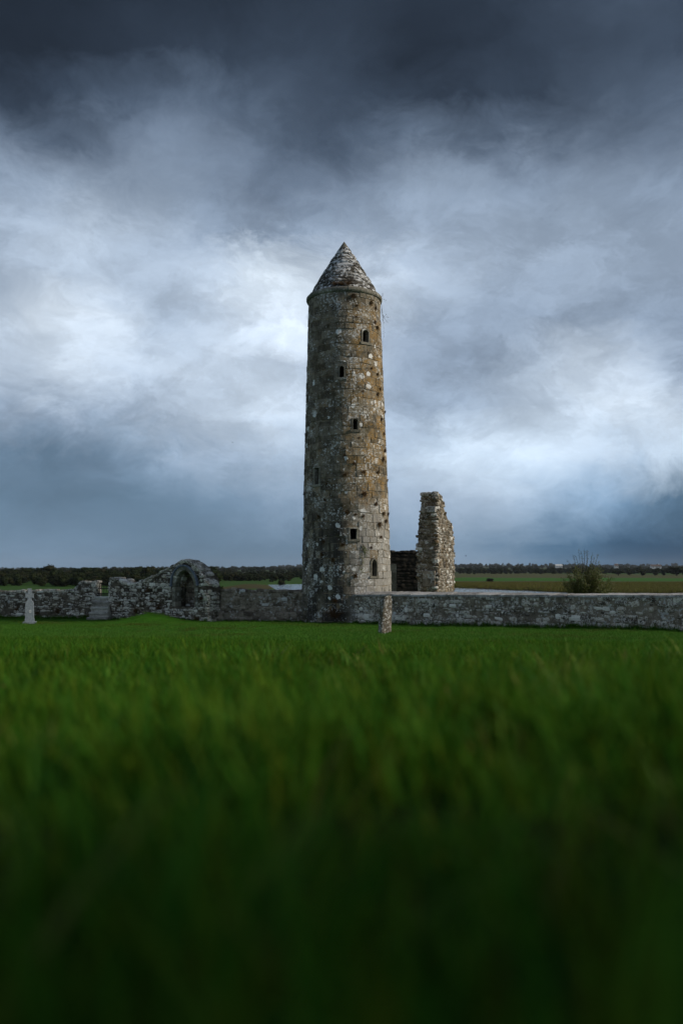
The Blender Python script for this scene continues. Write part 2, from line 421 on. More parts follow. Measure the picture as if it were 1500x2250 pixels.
def sd_poly(x, y, P):
    d = np.full(x.shape, 1e9); inside = np.zeros(x.shape, bool)
    for i in range(len(P)):
        a, b = P[i], P[(i + 1) % len(P)]
        e = b - a; wx_, wy_ = x - a[0], y - a[1]
        q = np.clip((wx_ * e[0] + wy_ * e[1]) / (e @ e), 0, 1)
        d = np.minimum(d, np.hypot(wx_ - q * e[0], wy_ - q * e[1]))
        c = ((a[1] > y) != (b[1] > y)) & (x < (b[0] - a[0]) * (y - a[1]) / (b[1] - a[1] + 1e-12) + a[0])
        inside ^= c
    return np.where(inside, -d, d)


def H(x, y):
    x = np.asarray(x, float); y = np.asarray(y, float)
    z = np.interp(y, _py, _pz)
    near = np.clip(1 - np.abs(y - 15) / 45, 0, 1)
    z = z + near * (0.028 * np.sin(x * 1.1 + 0.6 * y) * np.sin(0.8 * y - 0.3 * x + 1) + 0.05 * np.sin(0.33 * x + 0.4) * np.sin(0.27 * y + 2))
    z = z + 0.42 * np.exp(-((x + 8.35) / 1.15) ** 2 - ((y - 36.1) / 0.85) ** 2)
    far = np.clip((y - 1500) / 2500, 0, 1)
    z = z + far * (7 * np.sin(x / 420 + 1.2) + 9 * np.clip(x / 900, -1, 1.4) + 4 * np.sin(x / 160 + y / 500))
    if np.any(y > 80):
        s = sd_poly(x, y, RIVER)
        z = np.where((y > 80) & (y < 400), np.minimum(z, np.interp(s, [-8, -1, 0, 3, 8], [-5.0, -3.4, -3.0, -2.75, -2.0])), z)
    return z


def h1(x, y): return float(H(np.array([x]), np.array([y]))[0])


def geo(a, b, n): return np.exp(np.linspace(math.log(a), math.log(b), n))


gy = np.concatenate([np.arange(-60, 60, 0.5), np.arange(60, 400, 3.0), geo(400, 6800, 60)])
gx = np.concatenate([-geo(60, 6000, 60)[::-1], np.arange(-59.5, 59.6, 0.7), geo(60, 6000, 60)])
GX, GY = np.meshgrid(gx, gy); GZ = H(GX, GY)
V = np.stack([GX.ravel(), GY.ravel(), GZ.ravel()], 1)
ny, nx = GX.shape
ii = (np.arange(ny - 1)[:, None] * nx + np.arange(nx - 1)[None, :]).ravel()
Fq = np.stack([ii, ii + 1, ii + nx + 1, ii + nx], 1)
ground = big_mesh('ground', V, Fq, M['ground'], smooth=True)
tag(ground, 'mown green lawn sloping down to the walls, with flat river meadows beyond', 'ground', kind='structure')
x_, y_ = V[:, 0], V[:, 1]
fc = np.zeros((len(V), 3)); fc[:] = (0.040, 0.13, 0.011)
_soil_shade = np.clip((13 - y_) / 9, 0, 1)[:, None]; fc = fc * (1 - _soil_shade) + np.array((0.010, 0.013, 0.004)) * _soil_shade      # soil under the long grass, darkened to put shade into the foreground colour
wob = 12 * np.sin(x_ / 37) + 7 * np.sin(x_ / 13 + 1)


def paint(mask, c): fc[mask] = c


paint(y_ > 48, (0.045, 0.085, 0.02))
paint((y_ > 120) & (y_ < 300) & (x_ < -5), (0.035, 0.085, 0.016))
paint((y_ > 225 + wob) & (y_ < 285) & (x_ < -19) & (x_ > -33), (0.06, 0.055, 0.022))     # brown sedge by the left bank
paint((y_ > 150) & (x_ > 18) & (y_ < 270 + wob * .5), (0.035, 0.032, 0.014))
paint((y_ > 230 + wob * .3) & (x_ > 18), (0.085, 0.085, 0.018))
paint((y_ > 295 + wob * .3) & (x_ > 18), (0.075, 0.05, 0.03))
paint((y_ > 350 + wob * .3) & (x_ > 18), (0.04, 0.12, 0.018))
paint((y_ > 495 + wob) & (x_ > 18), (0.08, 0.078, 0.036))
paint((y_ > 300) & (x_ <= 18), (0.035, 0.08, 0.016))
paint((y_ > 620), (0.07, 0.078, 0.03))
paint((y_ > 700) & (np.sin(x_ / 90 + y_ / 300) > 0.2), (0.035, 0.085, 0.016))
paint((y_ > 1150), (0.025, 0.032, 0.014))
paint((y_ > 1150) & (np.sin(x_ / 150 + y_ / 210) > 0.75), (0.04, 0.07, 0.018))
at_ = ground.data.color_attributes.new('field', 'FLOAT_COLOR', 'POINT')
at_.data.foreach_set('color', np.concatenate([fc, np.ones((len(fc), 1))], 1).astype(np.float32).ravel())

river = big_mesh('river', np.array([(-120, 100, -3), (140, 100, -3), (140, 330, -3), (-120, 330, -3)], float), np.array([[0, 1, 2, 3]]), M['water'])
tag(river, 'pale grey river glimpsed beyond the walls behind the tower', 'river', kind='structure')


# ------------------------------------------------------------------ rubble stones
def make_lump(seed):
    bm = bmesh.new(); bmesh.ops.create_cube(bm, size=1.0)
    bmesh.ops.subdivide_edges(bm, edges=bm.edges[:], cuts=1, use_grid_fill=True)
    r_ = random.Random(seed)
    for v in bm.verts:
        p = v.co.copy(); q = p.normalized() * 0.60
        k = r_.uniform(0.35, 0.7)
        v.co = p.lerp(q, k) + Vector((r_.uniform(-.06, .06), r_.uniform(-.06, .06), r_.uniform(-.07, .07)))
    me = bpy.data.meshes.new('stone'); bm.to_mesh(me); bm.free()
    return me


LUMPS = [make_lump(100 + i) for i in range(14)]
LUMP_V = [np.array([v.co[:] for v in me.vertices]) for me in LUMPS]
LUMP_F = [np.array([p.vertices[:] for p in me.polygons]) for me in LUMPS]
LUMP_BY_MAT = {}


def lump_mesh(i, mat):
    key = (i, mat.name)
    if key not in LUMP_BY_MAT:
        me = LUMPS[i].copy(); me.materials.append(mat); LUMP_BY_MAT[key] = me
    return LUMP_BY_MAT[key]


def rubble(P, tan, nor, s0, s1, zb, zt, hr=(0.10, 0.22), wr=(0.13, 0.42), mask=None, proud=(0.0, 0.06), seed=1, thick=0.22, gap=0.012):
    """Rows of rough stones over a face; returns (area, matrix, lump index)."""
    r_ = random.Random(seed); out = []
    tan = Vector(tan).normalized(); nor = Vector(nor).normalized(); up = Vector((0, 0, 1))
    z = zb
    zmax = max(zt(s0 + (s1 - s0) * i / 60) for i in range(61))
    while z < zmax:
        h = r_.uniform(*hr); s = s0 - r_.uniform(0, 0.12)
        while s < s1:
            w = r_.uniform(*wr) * (0.7 + 0.6 * h / hr[1])
            w = min(w, max(0.1, s1 - s + 0.06))
            hh = h * r_.uniform(0.75, 1.2); cs = s + w / 2; cz = z + h / 2 + r_.uniform(-0.03, 0.03)
            top = zt(min(max(cs, s0), s1))
            if cz < top and (mask is None or mask(cs, cz, w, hh)):
                p = r_.uniform(*proud)
                c = Vector(P(cs, cz)) + nor * (p - thick / 2)
                t_ = thick * 1.0
                rot = Matrix.Rotation(r_.uniform(-0.13, 0.13), 3, nor)
                a, b, n_ = rot @ tan, rot @ up, nor
                mat3 = Matrix((a * (w - gap) * 1.12, n_ * t_, b * (hh - gap) * 1.12)).transposed()
                m4 = mat3.to_4x4(); m4.translation = c
                out.append((w * hh, m4, r_.randrange(len(LUMPS))))
            s += w
        z += h
    return out


def place_stones(parent, specs, mat, limit=300, name='stone', rest='stonework'):
    specs = sorted(specs, key=lambda q: -q[0])
    pl = world_loc(parent)
    for a, m4, i in specs[:limit]:
        o = bpy.data.objects.new(name, lump_mesh(i, mat))
        m = m4.copy(); m.translation = m.translation - pl
        link(o, parent); o.matrix_local = m
    if len(specs) > limit:
        vs_, fs, n = [], [], 0
        for a, m4, i in specs[limit:]:
            A = np.array(m4); v = LUMP_V[i] @ A[:3, :3].T + A[:3, 3]
            vs_.append(v - np.array(pl)); fs.append(LUMP_F[i] + n); n += len(v)
        o = big_mesh(rest, np.concatenate(vs_), np.concatenate(fs), mat, parent)
        tag(o, kind='stuff')


class Wall:
    """A straight rubble wall from A to B (plan points); s runs from A to B, the face looks to the right of A->B turned towards the camera."""
    def __init__(self, A, B):
        self.A = Vector((A[0], A[1], 0)); self.B = Vector((B[0], B[1], 0))
        self.t = (self.B - self.A).normalized(); self.L = (self.B - self.A).length
        self.n = Vector((self.t.y, -self.t.x, 0))      # towards the camera for A left of B
    def P(self, s, z, off=0.0):
        p = self.A + self.t * s + self.n * off
        return (p.x, p.y, z)
    def s_px(self, px):
        """Where the line of sight through photo column px meets the wall line."""
        k = (px - 750) / F
        return (k * self.A.y - self.A.x) / (self.t.x - k * self.t.y)
    def z_px(self, px, py):
        s = self.s_px(px); return Z(py, self.A.y + self.t.y * s)


def profile_fn(pts):
    xs = [p[0] for p in pts]; zs = [p[1] for p in pts]
    return lambda s: float(np.interp(s, xs, zs))


def top_stones(w, zt, s0, s1, seed, T, wr=(0.16, 0.4), up=0.0):
    r_ = random.Random(seed); out = []; s = s0
    while s < s1:
        ww = r_.uniform(*wr)
        cs = min(s + ww / 2, s1 - 0.03)
        slope = (zt(min(cs + 0.1, s1)) - zt(max(cs - 0.1, s0))) / 0.2
        ang = math.atan(max(-1.2, min(1.2, slope)))
        tx = (w.t * math.cos(ang) + Vector((0, 0, 1)) * math.sin(ang))
        zz = Vector((0, 0, 1)) * math.cos(ang) - w.t * math.sin(ang)
        for k in range(2):
            dep = T * r_.uniform(0.5, 0.62); hh = r_.uniform(0.09, 0.2)
            off = -T * (0.22 + 0.52 * k)
            c = Vector(w.P(cs, zt(cs) + up + r_.uniform(-0.05, 0.02), off))
            m4 = Matrix((tx * ww * 1.1, w.n * dep, zz * hh)).transposed().to_4x4(); m4.translation = c
            out.append((ww * hh * (1 if k == 0 else 0.5), m4, r_.randrange(len(LUMPS))))
        s += ww * 0.95
    return out


def end_stones(w, s, sign, zb, ztop, T, seed):
    P = lambda u, z: w.P(s, z, -u)
    return rubble(P, -w.n, w.t * sign, 0.03, T, zb, lambda u: ztop - 0.03, hr=(0.12, 0.24), wr=(0.2, 0.4), seed=seed)


# ------------------------------------------------------------------ tower
TY = 37.0
def t_cx(z): return 0.235 - 0.0085 * (z - 1.3)
def t_r(z): return float(np.interp(z, [-0.3, 1.3, 6.5, 13.97], [2.05, 2.01, 1.86, 1.615]))
T_BASE, T_TOP = -0.25, Z(664, TY)
tower = empty('round_tower', (t_cx(0), TY, 0.0), 'tall round stone tower with a conical stone cap, spotted with white and ochre lichen', 'tower')


def tp(a, z, dr=0.0):
    r = t_r(z) + dr
    return Vector((t_cx(z) + r * math.sin(a), TY - r * math.cos(a), z))


def tpw(a, z, dr=0.0):
    """the same surface with the courses running a little out of level"""
    k = min(1.0, max(0.0, (T_TOP - z) / 0.8)) * min(1.0, max(0.0, (z - T_BASE) / 0.8))
    return tp(a, z + k * (0.028 * math.sin(3 * a + 1.9 * z) + 0.018 * math.sin(7 * a - 1.3 * z)), dr)


def t_find(px, py):
    """angle and height on the tower front for a photo pixel"""
    a, z = 0.0, 5.0
    for _ in range(12):
        d = TY - t_r(z) * math.cos(a); z = Z(py, d)
        s = (X(px, d) - t_cx(z)) / t_r(z); a = math.asin(max(-0.99, min(0.99, s)))
    return a, z


WIN = []      # px, py, width px, height px, kind
for px, py, w, h, kind in ((803, 738, 13, 27, 'arch'), (750.5, 816, 10, 25, 'arch'), (780.5, 932, 10, 23, 'round_lintel'),
                           (696, 1046, 11, 36, 'flat'), (777, 1173, 15, 23, 'flat'), (822, 1247, 11, 37, 'lancet')):
    a, z = t_find(px, py); sc = (TY - t_r(z) * math.cos(a)) / F
    WIN.append((a, z, w * sc / max(0.45, math.cos(a)), h * sc, kind))

# mortar core with openings
na, dzc = 200, 0.08
zs = np.arange(T_BASE, T_TOP + dzc, dzc)
mb = MB(); idx = {}
def cv(i, k):
    i %= na
    if (i, k) not in idx:
        idx[(i, k)] = len(mb.v); mb.v.append(tuple(tp(-math.pi + 2 * math.pi * i / na, zs[k], -0.02)))
    return idx[(i, k)]
for k in range(len(zs) - 1):
    for i in range(na):
        a = -math.pi + 2 * math.pi * (i + 0.5) / na; z = (zs[k] + zs[k + 1]) / 2
        if any(abs(a - wa) * t_r(z) < ww / 2 + 0.03 and abs(z - wz) < wh / 2 + 0.03 for wa, wz, ww, wh, _ in WIN): continue
        mb.f.append((cv(i, k), cv(i + 1, k), cv(i + 1, k + 1), cv(i, k + 1)))
mb.build('mortar_core', M['mortar'], tower)


def block(surf, u0, u1, v0, v1, gu, gv, eu, ev, prot, rec, r_, nseg=2, skew=0.0):
    """a dressed stone on a curved surface: border ring sunk in the joint, face proud"""
    jit = lambda: r_.uniform(-0.008, 0.008)
    us = [u0 + gu, u0 + gu + eu] + [u0 + gu + eu + (u1 - u0 - 2 * gu - 2 * eu) * i / nseg for i in range(1, nseg)] + [u1 - gu - eu, u1 - gu]
    vs_ = [v0 + gv, v0 + gv + ev, v1 - gv - ev, v1 - gv]
    V_, F_ = [], []
    for j, v in enumerate(vs_):
        for i, u in enumerate(us):
            edge = i in (0, len(us) - 1) or j in (0, 3)
            fr = (v - v0) / (v1 - v0)
            V_.append(surf(u + skew * fr, v + (0 if edge else jit()), -rec if edge else prot + jit()))
    n = len(us)
    for j in range(3):
        for i in range(n - 1):
            F_.append((j * n + i, j * n + i + 1, (j + 1) * n + i + 1, (j + 1) * n + i))
    return V_, F_


r_ = random.Random(11)
stones = []
z = T_BASE
while z < T_TOP - 0.12:
    h = r_.uniform(0.24, 0.40) if z > 1.2 else r_.uniform(0.30, 0.42)
    if z + h > T_TOP - 0.16: h = T_TOP - z
    a = -math.pi + r_.uniform(0, 0.2); a_end = a + 2 * math.pi; rr = t_r(z)
    while a < a_end - 0.02:
        w = r_.choice([0.34, 0.42, 0.5, 0.6, 0.72, 0.85]) * r_.uniform(0.85, 1.15) / rr
        if a + w > a_end - 0.12: w = a_end - a
        segs = [(a, a + w)]
        for wa, wz, ww, wh, kind in WIN:
            if z + h > wz - wh / 2 - 0.05 and z < wz + wh / 2 + 0.10:
                hw = (ww / 2 + 0.07) / rr; new = []
                for s0, s1 in segs:
                    if s1 <= wa - hw or s0 >= wa + hw: new.append((s0, s1)); continue
                    if s0 < wa - hw: new.append((s0, wa - hw))
                    if s1 > wa + hw: new.append((wa + hw, s1))
                segs = new
        for s0, s1 in segs:
            if (s1 - s0) * rr < 0.08: continue
            sl = r_.uniform(-0.012, 0.012)
            V_, F_ = block(tpw, s0, s1, z + sl, z + h + r_.uniform(-0.012, 0.012), 0.003 / rr, 0.003, 0.013 / rr, 0.013, r_.uniform(-0.014, 0.016), 0.024, r_)
            c = (s0 + s1) / 2; c = (c + math.pi) % (2 * math.pi) - math.pi
            stones.append((max(0, math.cos(c)) * (s1 - s0) * rr * h, V_, F_))
        a += w
    z += h
stones.sort(key=lambda q: -q[0])
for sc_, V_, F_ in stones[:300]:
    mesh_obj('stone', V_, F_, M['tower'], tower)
mb = MB()
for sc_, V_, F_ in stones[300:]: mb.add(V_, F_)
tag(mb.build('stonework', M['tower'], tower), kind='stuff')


def opening(w, h, kind):
    """outline of a window opening, from the lower left corner round to the lower right"""
    if kind == 'arch':
        s = h / 2 - w / 2
        return [(-w / 2, -h / 2), (-w / 2, s)] + [(-w / 2 * math.cos(t), s + w / 2 * math.sin(t)) for t in np.linspace(0, math.pi, 9)[1:-1]] + [(w / 2, s), (w / 2, -h / 2)]
    if kind == 'lancet':
        s = h / 2 - w * 0.75
        return [(-w / 2, -h / 2), (-w / 2, s), (-w * 0.44, s + w * 0.28), (-w * 0.27, s + w * 0.53), (0, h / 2), (w * 0.27, s + w * 0.53), (w * 0.44, s + w * 0.28), (w / 2, s), (w / 2, -h / 2)]
    if kind == 'round_lintel':
        return [(-w / 2, -h / 2), (-w / 2, h / 2 - 0.03), (-w / 4, h / 2), (w / 4, h / 2), (w / 2, h / 2 - 0.03), (w / 2, -h / 2)]
    return [(-w / 2, -h / 2), (-w * 0.54, h / 2), (w * 0.50, h / 2), (w * 0.42, -h / 2)]


for wi, (wa, wz, ww, wh, kind) in enumerate(WIN):
    n_ = Vector((math.sin(wa), -math.cos(wa), 0)); t_ = Vector((math.cos(wa), math.sin(wa), 0)); up = Vector((0, 0, 1))
    c = tp(wa, wz, 0.0)
    ol = opening(ww, wh, kind)
    b = 0.06
    outer = []
    for (u, v) in ol:
        q = Vector((u, v)); d = Vector((u / ww, v / wh)) * 2
        outer.append((u + b * max(-1, min(1, d.x * 1.2)) + 0.0, v + b * (1 if v > wh * 0.2 else (0.0))))
    mb = MB(); n = len(ol)
    f0 = [c + t_ * u + up * v + n_ * 0.02 for u, v in ol]; o0 = [c + t_ * u + up * v + n_ * 0.012 for u, v in outer]
    fi = [p - n_ * 0.30 for p in f0]; oi = [p - n_ * 0.12 for p in o0]
    mb.add(f0 + o0 + fi + oi, [(i, i + n, i + 1 + n, i + 1) for i in range(n - 1)] + [(i, i + 1, i + 1 + 2 * n, i + 2 * n) for i in range(n - 1)] + [(i + n, i + 3 * n, i + 1 + 3 * n, i + 1 + n) for i in range(n - 1)])
    win = mb.build('window', M['trim'], tower)
    mb = MB(); D = 1.25                                  # the dark shaft behind the opening
    e = 0.04
    q = [c + t_ * su * (ww / 2 + e) + up * sv * (wh / 2 + e) - n_ * 0.05 for su, sv in ((-1, -1), (1, -1), (1, 1), (-1, 1))]
    q2 = [p - n_ * D for p in q]
    mb.add(q + q2, [(0, 1, 5, 4), (1, 2, 6, 5), (2, 3, 7, 6), (3, 0, 4, 7), (4, 5, 6, 7)])
    mb.build('window_shaft', M['inside'], win)
    mb = MB(); mb.box(c - up * (wh / 2 + 0.055) + n_ * -0.06, t_ * (ww / 2 + 0.12), n_ * 0.10, up * 0.05)
    mb.build('window_sill', M['trim'], win)
    if kind == 'lancet':
        mb = MB(); mb.box(c - n_ * 0.22 - t_ * ww * 0.02 - up * 0.06, t_ * 0.022, n_ * 0.02, up * (wh / 2 - 0.08))
        mb.build('window_bar', M['trim'], win)

# cornice of separate stones, and the conical cap laid herringbone
NC = 15; CH = 0.20
cpro = [(0.0, -0.03), (0.06, 0.0), (0.085, 0.05), (0.085, 0.13), (0.02, CH), (-0.12, CH + 0.02)]
for k in range(NC):
    a0 = 2 * math.pi * k / NC + 0.004 + 0.1; a1 = 2 * math.pi * (k + 1) / NC - 0.004 + 0.1
    mb = MB(); vs_ = []
    js = random.Random(k).uniform(-0.008, 0.008)
    for j in range(7):
        a = a0 + (a1 - a0) * j / 6
        for dr, dz_ in cpro: vs_.append(tp(a, T_TOP - 0.02, dr + js) + Vector((0, 0, dz_ + js)))
    n = len(cpro)
    fs = [(j * n + i, (j + 1) * n + i, (j + 1) * n + i + 1, j * n + i + 1) for j in range(6) for i in range(n - 1)]
    fs += [tuple(range(n))[::-1], tuple(range(6 * n, 7 * n))]
    mb.add(vs_, fs); mb.build('cornice_stone', M['trim'], tower)

RB, RZ0 = 1.60, T_TOP + CH - 0.06
APEX = Vector((t_cx(14) - 0.01, TY, Z(531, TY)))
RC = Vector((t_cx(T_TOP), TY, RZ0))
CL = APEX.z - RZ0
def cone(a, v, dr=0.0):
    """v: 0 at the eaves, 1 at the apex"""
    r = RB * (1 - v) + 0.05 * math.sin(math.pi * v) + dr * 0.85
    c = RC.lerp(APEX, v)
    return Vector((c.x + r * math.sin(a), c.y - r * math.cos(a), c.z + dr * 0.5))
mb = MB(); n = 64
vs_ = [cone(2 * math.pi * i / n, v, -0.05) for v in np.linspace(0, 0.9, 12) for i in range(n)]
mb.add(vs_, [(k * n + i, k * n + (i + 1) % n, (k + 1) * n + (i + 1) % n, (k + 1) * n + i) for k in range(11) for i in range(n)])
roof = mb.build('roof', M['mortar'], tower)
v = 0.0; k = 0
while v < 0.86:
    dv = min(0.068, 0.88 - v); r0 = RB * (1 - v - dv / 2)
    m_ = max(8, int(2 * math.pi * r0 / 0.36)); off = r_.uniform(0, 1)
    for j in range(m_):
        a0 = 2 * math.pi * (j + off) / m_; a1 = a0 + 2 * math.pi / m_
        sk = (0.55 if k % 2 else -0.55) * (a1 - a0)
        V_, F_ = block(cone, a0, a1, v, v + dv, 0.004 / r0, 0.002, 0.018 / r0, 0.007, r_.uniform(-0.02, 0.03), 0.05, r_, nseg=2, skew=sk)
        mesh_obj('roof_stone', V_, F_, M['roof'], roof)
    v += dv; k += 1
mb = MB(); n = 20
vs_ = [cone(2 * math.pi * i / n, q, 0.012) for q in (0.865, 0.90, 0.96) for i in range(n)] + [APEX + Vector((0, 0, 0.02))]
mb.add(vs_, [(k * n + i, k * n + (i + 1) % n, (k + 1) * n + (i + 1) % n, (k + 1) * n + i) for k in range(2) for i in range(n)] + [(2 * n + i, 2 * n + (i + 1) % n, 3 * n) for i in range(n)])
mb.build('cap_stone', M['trim'], roof, smooth=True)

# ------------------------------------------------------------------ right garden wall, two lengths with a seam between
T = 0.55
wr = Wall((0.62, 34.95), (14.2, 22.2))


def right_wall(px0, px1, label, seed, off, top_dz=0.0):
    s0, s1 = wr.s_px(px0), wr.s_px(px1) if px1 else wr.L
    w = Wall(wr.P(s0, 0, off)[:2], wr.P(s1, 0, off)[:2])
    root = empty('stone_wall', w.P(w.L / 2, h1(*w.P(w.L / 2, 0)[:2])), label, 'wall', 'rubble walls of the enclosure')
    za = wr.z_px(800, 1309); zb_ = wr.z_px(1500, 1312)
    def zt(s):
        q = (s + s0 - wr.s_px(800)) / (wr.s_px(1500) - wr.s_px(800))
        return za + (zb_ - za) * q + top_dz
    base = lambda s: h1(*w.P(s, 0)[:2]) - 0.25
    zlo = min(base(w.L * i / 8) for i in range(9))
    mb = MB(); mb.prism([(0, zlo), (w.L, zlo), (w.L, zt(w.L) - 0.02), (0, zt(0) - 0.02)], w.P, -w.n * T)
    mb.build('wall_core', M['rubble_mortar'], root)
    sp = rubble(w.P, w.t, w.n, 0.02, w.L, zlo + 0.1, lambda s: zt(s) - 0.03, hr=(0.08, 0.18), wr=(0.09, 0.28), seed=seed, proud=(-0.03, 0.06))
    sp += [(a * 1.0, m, i) for a, m, i in rubble(w.P, w.t, w.n, 0.02, w.L, zlo + 0.1, lambda s: zlo + 0.62, hr=(0.14, 0.24), wr=(0.2, 0.45), seed=seed + 5, proud=(0.03, 0.11)) if random.Random(int(a * 1e6)).random() < 0.4]
    place_stones(root, sp, M['rubble'])
    # coping slabs, pitched up to the back
    rr_ = random.Random(seed + 9); s = 0.0
    while s < w.L - 0.05:
        ln = min(rr_.uniform(0.7, 1.5), w.L - s)
        if w.L - s - ln < 0.4: ln = w.L - s
        z0, z1 = zt(s), zt(s + ln); th = rr_.uniform(0.05, 0.06); j = rr_.uniform(-0.006, 0.006)
        pitch = float(np.interp(s + s0, [0, 4, 9], [0.12, 0.09, 0.05]))
        g_ = 0.003
        mb = MB(); vs_ = []
        nn = 5
        for q in range(nn):
            ss_ = s + g_ + (ln - 2 * g_) * q / (nn - 1); zz = z0 + (z1 - z0) * q / (nn - 1) + j
            wob_ = lambda: rr_.uniform(-0.009, 0.009)
            vs_ += [w.P(ss_, zz - 0.02, 0.06 + wob_()), w.P(ss_, zz + th + wob_(), 0.05 + wob_()), w.P(ss_, zz + th + pitch * 0.5 + wob_(), -T * 0.5), w.P(ss_, zz + th + pitch + wob_(), -T - 0.04), w.P(ss_, zz - 0.02, -T - 0.04)]
        fs = [(q * 5 + i, (q + 1) * 5 + i, (q + 1) * 5 + (i + 1) % 5, q * 5 + (i + 1) % 5) for q in range(nn - 1) for i in range(5)]
        fs += [(4, 3, 2, 1, 0), tuple(range((nn - 1) * 5, nn * 5))]
        mb.add(vs_, fs); mb.build('coping_slab', M['coping'], root)
        s += ln


right_wall(772, 1244, 'grey rubble wall with pale coping running right from the tower to a vertical seam', 21, 0.0)
right_wall(1246, None, 'lichen-spotted rubble wall with coping beyond the seam, under the leafy bush', 33, -0.05)

# ------------------------------------------------------------------ left walls
def rubble_wall(A, B, prof, label, seed, mat, T=0.6, ends=(False, False), holes=None, zlo=None, parts=300, name='stone_wall', hr=(0.08, 0.17), wrng=(0.09, 0.28), core=None, group='rubble walls of the enclosure', mask=None):
    w = Wall(A, B)
    pts = sorted((w.s_px(px), w.z_px(px, py)) for px, py in prof)
    s0, s1 = pts[0][0], pts[-1][0]
    zt = profile_fn(pts)
    if zlo is None: zlo = min(h1(*w.P(s, 0)[:2]) for s in (s0, (s0 + s1) / 2, s1)) - 0.3
    root = empty(name, w.P((s0 + s1) / 2, h1(*w.P((s0 + s1) / 2, 0)[:2])), label, 'wall', group)
    sm = np.linspace(s0, s1, max(12, int((s1 - s0) / 0.12)))
    if core is None:
        mb = MB(); mb.prism([(s0, zlo), (s1, zlo)] + [(s, zt(s) - 0.02) for s in sm[::-1]], w.P, -w.n * T)
        mb.build('wall_core', M['rubble_mortar'], root)
    else: core(w, zt, zlo, s0, s1, sm, root)
    sp = rubble(w.P, w.t, w.n, s0, s1, zlo + 0.1, lambda s: zt(s) - 0.02, hr=hr, wr=wrng, seed=seed, mask=mask(w) if mask else None, proud=(-0.03, 0.06))
    sp += top_stones(w, zt, s0, s1, seed + 3, T)
    if ends[0]: sp += end_stones(w, s0, -1, zlo, zt(s0), T, seed + 1)
    if ends[1]: sp += end_stones(w, s1, 1, zlo, zt(s1), T, seed + 2)
    place_stones(root, sp, mat, parts)
    return root, w, zt, s0, s1, zlo


rubble_wall((X(-140, 40.6), 40.6), (X(210, 39.6), 39.6),
            [(-140, 1299), (0, 1300), (90, 1299), (160, 1298), (168, 1290), (173, 1281), (180, 1278), (196, 1279), (209.5, 1279)],
            'low rubble wall behind the cross gravestone, rising to a stub beside the iron gate', 41, M['rubble'], ends=(False, True))

# wall with the arched recess
AP = [(386, 1333), (386, 1290), (387, 1275), (390, 1264.5), (395.5, 1256.5), (403, 1252.5), (411, 1254), (418.5, 1261), (425, 1273), (429, 1290), (429, 1333)]
def arch_pts(w): return [(w.s_px(px), w.z_px(px, py)) for px, py in AP]


